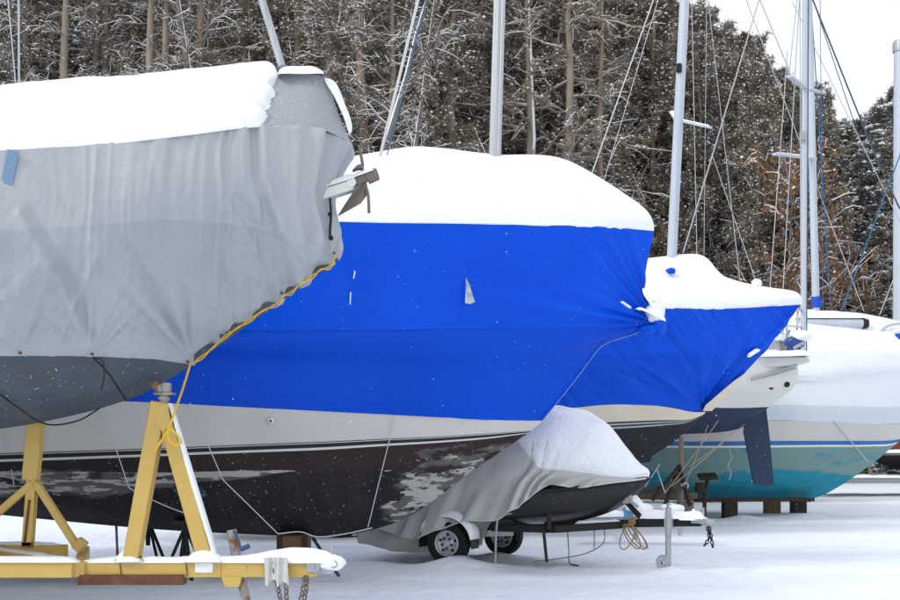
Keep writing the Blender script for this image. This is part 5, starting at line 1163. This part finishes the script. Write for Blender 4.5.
def forest():
    G_ = 'snow dusted trees in the dense wood behind the boats'
    protos = {'pine': [make_tree('pine_tree', 'pine', 100+k, 17, [M_bark, M_barkr, M_barkd][k % 3]) for k in range(4)],
              'bare': [make_tree('bare_pine', 'bare', 200+k, 19, [M_barkr, M_bark, M_barkd, M_barkr][k % 4]) for k in range(4)],
              'spruce': [make_tree('spruce_tree', 'spruce', 300+k, 14, M_barkd) for k in range(2)]}
    protos['open'] = [make_tree('open_pine', 'open', 600+k, 18, [M_bark, M_barkr, M_bark][k]) for k in range(3)]
    H0 = {'open': 18., 'pine': 17., 'bare': 19., 'spruce': 14.}
    LB = {'pine': 'snow dusted pine with needle tufts down its trunk in the wood behind the boats',
          'bare': 'tall thin pine with bare brown trunk and dead snowy twigs in the left wood',
          'open': 'pale trunked pine with long snowy limbs and sparse needles at the front of the wood',
          'spruce': 'dense grey spruce with drooping snow laden branches at the right of the wood'}
    used = {}
    rr = random.Random(21)
    def sky_top(px):                                    # height of the tree line along the wood, read off the photograph
        return float(np.interp(px, [-300, 560, 640, 690, 740, 770, 800, 830, 860, 885, 915, 1100, 1300], [-120, -100, -40, 0, 35, 58, 88, 102, 112, 88, 70, 60, 60]))
    def put(kind, px, Y, k=None):
        L_ = protos[kind]; k = rr.randrange(len(L_)) if k is None else k; pr = L_[k]
        top = sky_top(px)+rr.uniform(0, 22)+(rr.uniform(0, 40) if px < 620 else 0)
        H = HC+(HY-top)*Y/F; H = min(H, 23.5); s = H/H0[kind]; sw = min(max(s, .85), 1.3)*rr.uniform(.9, 1.12)
        X = (px-CX)*Y/F; rz = rr.uniform(0, 6.28)
        o = pr if (kind, k) not in used else dup(pr, (X, Y, 0), rz=rz)
        used[(kind, k)] = 1
        o.location = (X, Y, 0); o.rotation_euler = (0, 0, rz); o.scale = (sw, sw, s)
        o['label'] = LB[kind]; o['group'] = G_+' ('+{'pine': 'pines', 'bare': 'bare pines', 'open': 'open limbed pines', 'spruce': 'spruces'}[kind]+')'
        return o
    rows = [(43.5, 34), (46.5, 52), (49.5, 58), (53, 52), (58, 46), (64, 42), (72, 40), (82, 38)]
    for ri, (Y, step) in enumerate(rows):
        px = -260+rr.uniform(0, step)
        while px < 1160:
            y = Y+rr.uniform(-1.4, 1.4)
            if ri == 0 and px > 470: break
            if px < 430: kind = 'bare' if rr.random() < (.9 if ri < 3 else .7) else 'pine'
            elif px < 600: kind = 'bare' if rr.random() < .4 else 'pine'
            elif px < 835: kind = 'pine'
            else: kind = 'spruce' if rr.random() < .6 else 'pine'
            put(kind, px, y); px += step*rr.uniform(.75, 1.25)
    for px, y in ((455, 42.6), (500, 44), (533, 43), (561, 41.8), (604, 43.5), (28, 42.5), (92, 43), (150, 42.2), (205, 42.6), (395, 42.4), (430, 43.4)): put('open' if px > 380 else 'bare', px, y)
    ok = make_tree('oak_tree', 'oak', 401, 7.5, M_barkd); ok.location = ((788-CX)*42.5/F, 42.5, 0); ok.scale = (1.0, 1.0, 1.5); ok['label'] = 'young oak still holding orange brown leaves, left of the double masts'
    o2 = dup(ok, ((842-CX)*43.5/F, 43.5, 0), 'lower oak with orange leaves, right of the double masts', 2.0, (.75, .75, 1.0))
    for o in (ok, o2): o['group'] = 'oaks with dry leaves'
    le = make_tree('leaning_tree', 'lean', 501, 17, M_barkd); le.location = ((322-CX)*39.5/F, 39.5, 0); le['label'] = 'leaning bare tree with dark trunk, thickest one right of the grey cover'
    l2 = dup(le, ((384-CX)*40/F, 40, 0), 'thin pale leaning tree beside the white shroud', -.5, (.55, .55, .95))
    l3 = dup(le, ((236-CX)*40/F, 40, 0), 'dark bare tree left of the slanting forestay pole', 2.6, (.9, .9, 1.15))
    for o in (le, l2, l3): o['group'] = 'bare leaning trees'
    for ps in protos.values():
        for p in ps:
            if p['label'] == 'x':
                for c in list(p.children): bpy.data.objects.remove(c)
                bpy.data.objects.remove(p)
forest()

# ================================================================== FALLING SNOW
def snowfall():
    n = 1100; rng = np.random.default_rng(5); Y = 5+13*rng.random(n)**.8; px = rng.uniform(-120, 1020, n); py = rng.uniform(-40, 600, n)
    p = np.stack([(px-CX)*Y/F, Y, HC+(HY-py)*Y/F], -1); p = p[p[:, 2] > .05]
    V, Fc = lumps(p, rng.uniform(.0012, .0029, len(p)), rng, 1.0)
    me = bpy.data.meshes.new('falling_snow'); me.from_pydata(V.tolist(), [], Fc.tolist()); me.materials.append(M_tsnow)
    o = bpy.data.objects.new('falling_snow', me); COL.objects.link(o); tag(o, 'fine snowflakes drifting down over the yard', None, None, 'stuff')
snowfall()

# ================================================================== CAMERA, LIGHT
cam = bpy.data.cameras.new('camera'); co = bpy.data.objects.new('camera', cam); COL.objects.link(co)
co.location = (0, 0, HC); co.rotation_euler = (math.radians(90), 0, 0); cam.sensor_width = 36; cam.lens = 36*F/900; cam.shift_y = (HY-300)/900; cam.clip_end = 2000; cam.clip_start = .1
SC.camera = co
W = bpy.data.worlds.new('World'); SC.world = W; W.use_nodes = True; nt = W.node_tree; bg = nt.nodes['Background']
EL, AZ = math.radians(38), math.radians(238)
sky = nt.nodes.new('ShaderNodeTexSky'); sky.sky_type = 'NISHITA'; sky.sun_disc = False; sky.sun_elevation = EL; sky.sun_rotation = AZ; sky.dust_density = 4; sky.air_density = 1.0
hs = nt.nodes.new('ShaderNodeHueSaturation'); hs.inputs['Saturation'].default_value = .35
mx = nt.nodes.new('ShaderNodeMix'); mx.data_type = 'RGBA'; mx.inputs[0].default_value = .82; mx.inputs[7].default_value = (9.3, 9.7, 10.1, 1)   # flat overcast veil over the clear-sky radiance
nt.links.new(sky.outputs[0], hs.inputs['Color']); nt.links.new(hs.outputs[0], mx.inputs[6]); nt.links.new(mx.outputs[2], bg.inputs['Color']); bg.inputs['Strength'].default_value = .113
sl = bpy.data.lights.new('sun', 'SUN'); sl.energy = 1.15; sl.angle = math.radians(14); sl.color = (1, .96, .9); so = bpy.data.objects.new('sun', sl); COL.objects.link(so)
d = Vector((math.sin(AZ)*math.cos(EL), math.cos(AZ)*math.cos(EL), math.sin(EL)))     # toward the sun
so.rotation_euler = d.to_track_quat('Z', 'Y').to_euler()
vs = SC.view_settings; vs.view_transform = 'Standard'; vs.look = 'None'; vs.exposure = 0.14; vs.gamma = 1; vs.use_curve_mapping = False
SC.cycles.use_denoising = True; SC.cycles.max_bounces = 6; SC.cycles.diffuse_bounces = 3
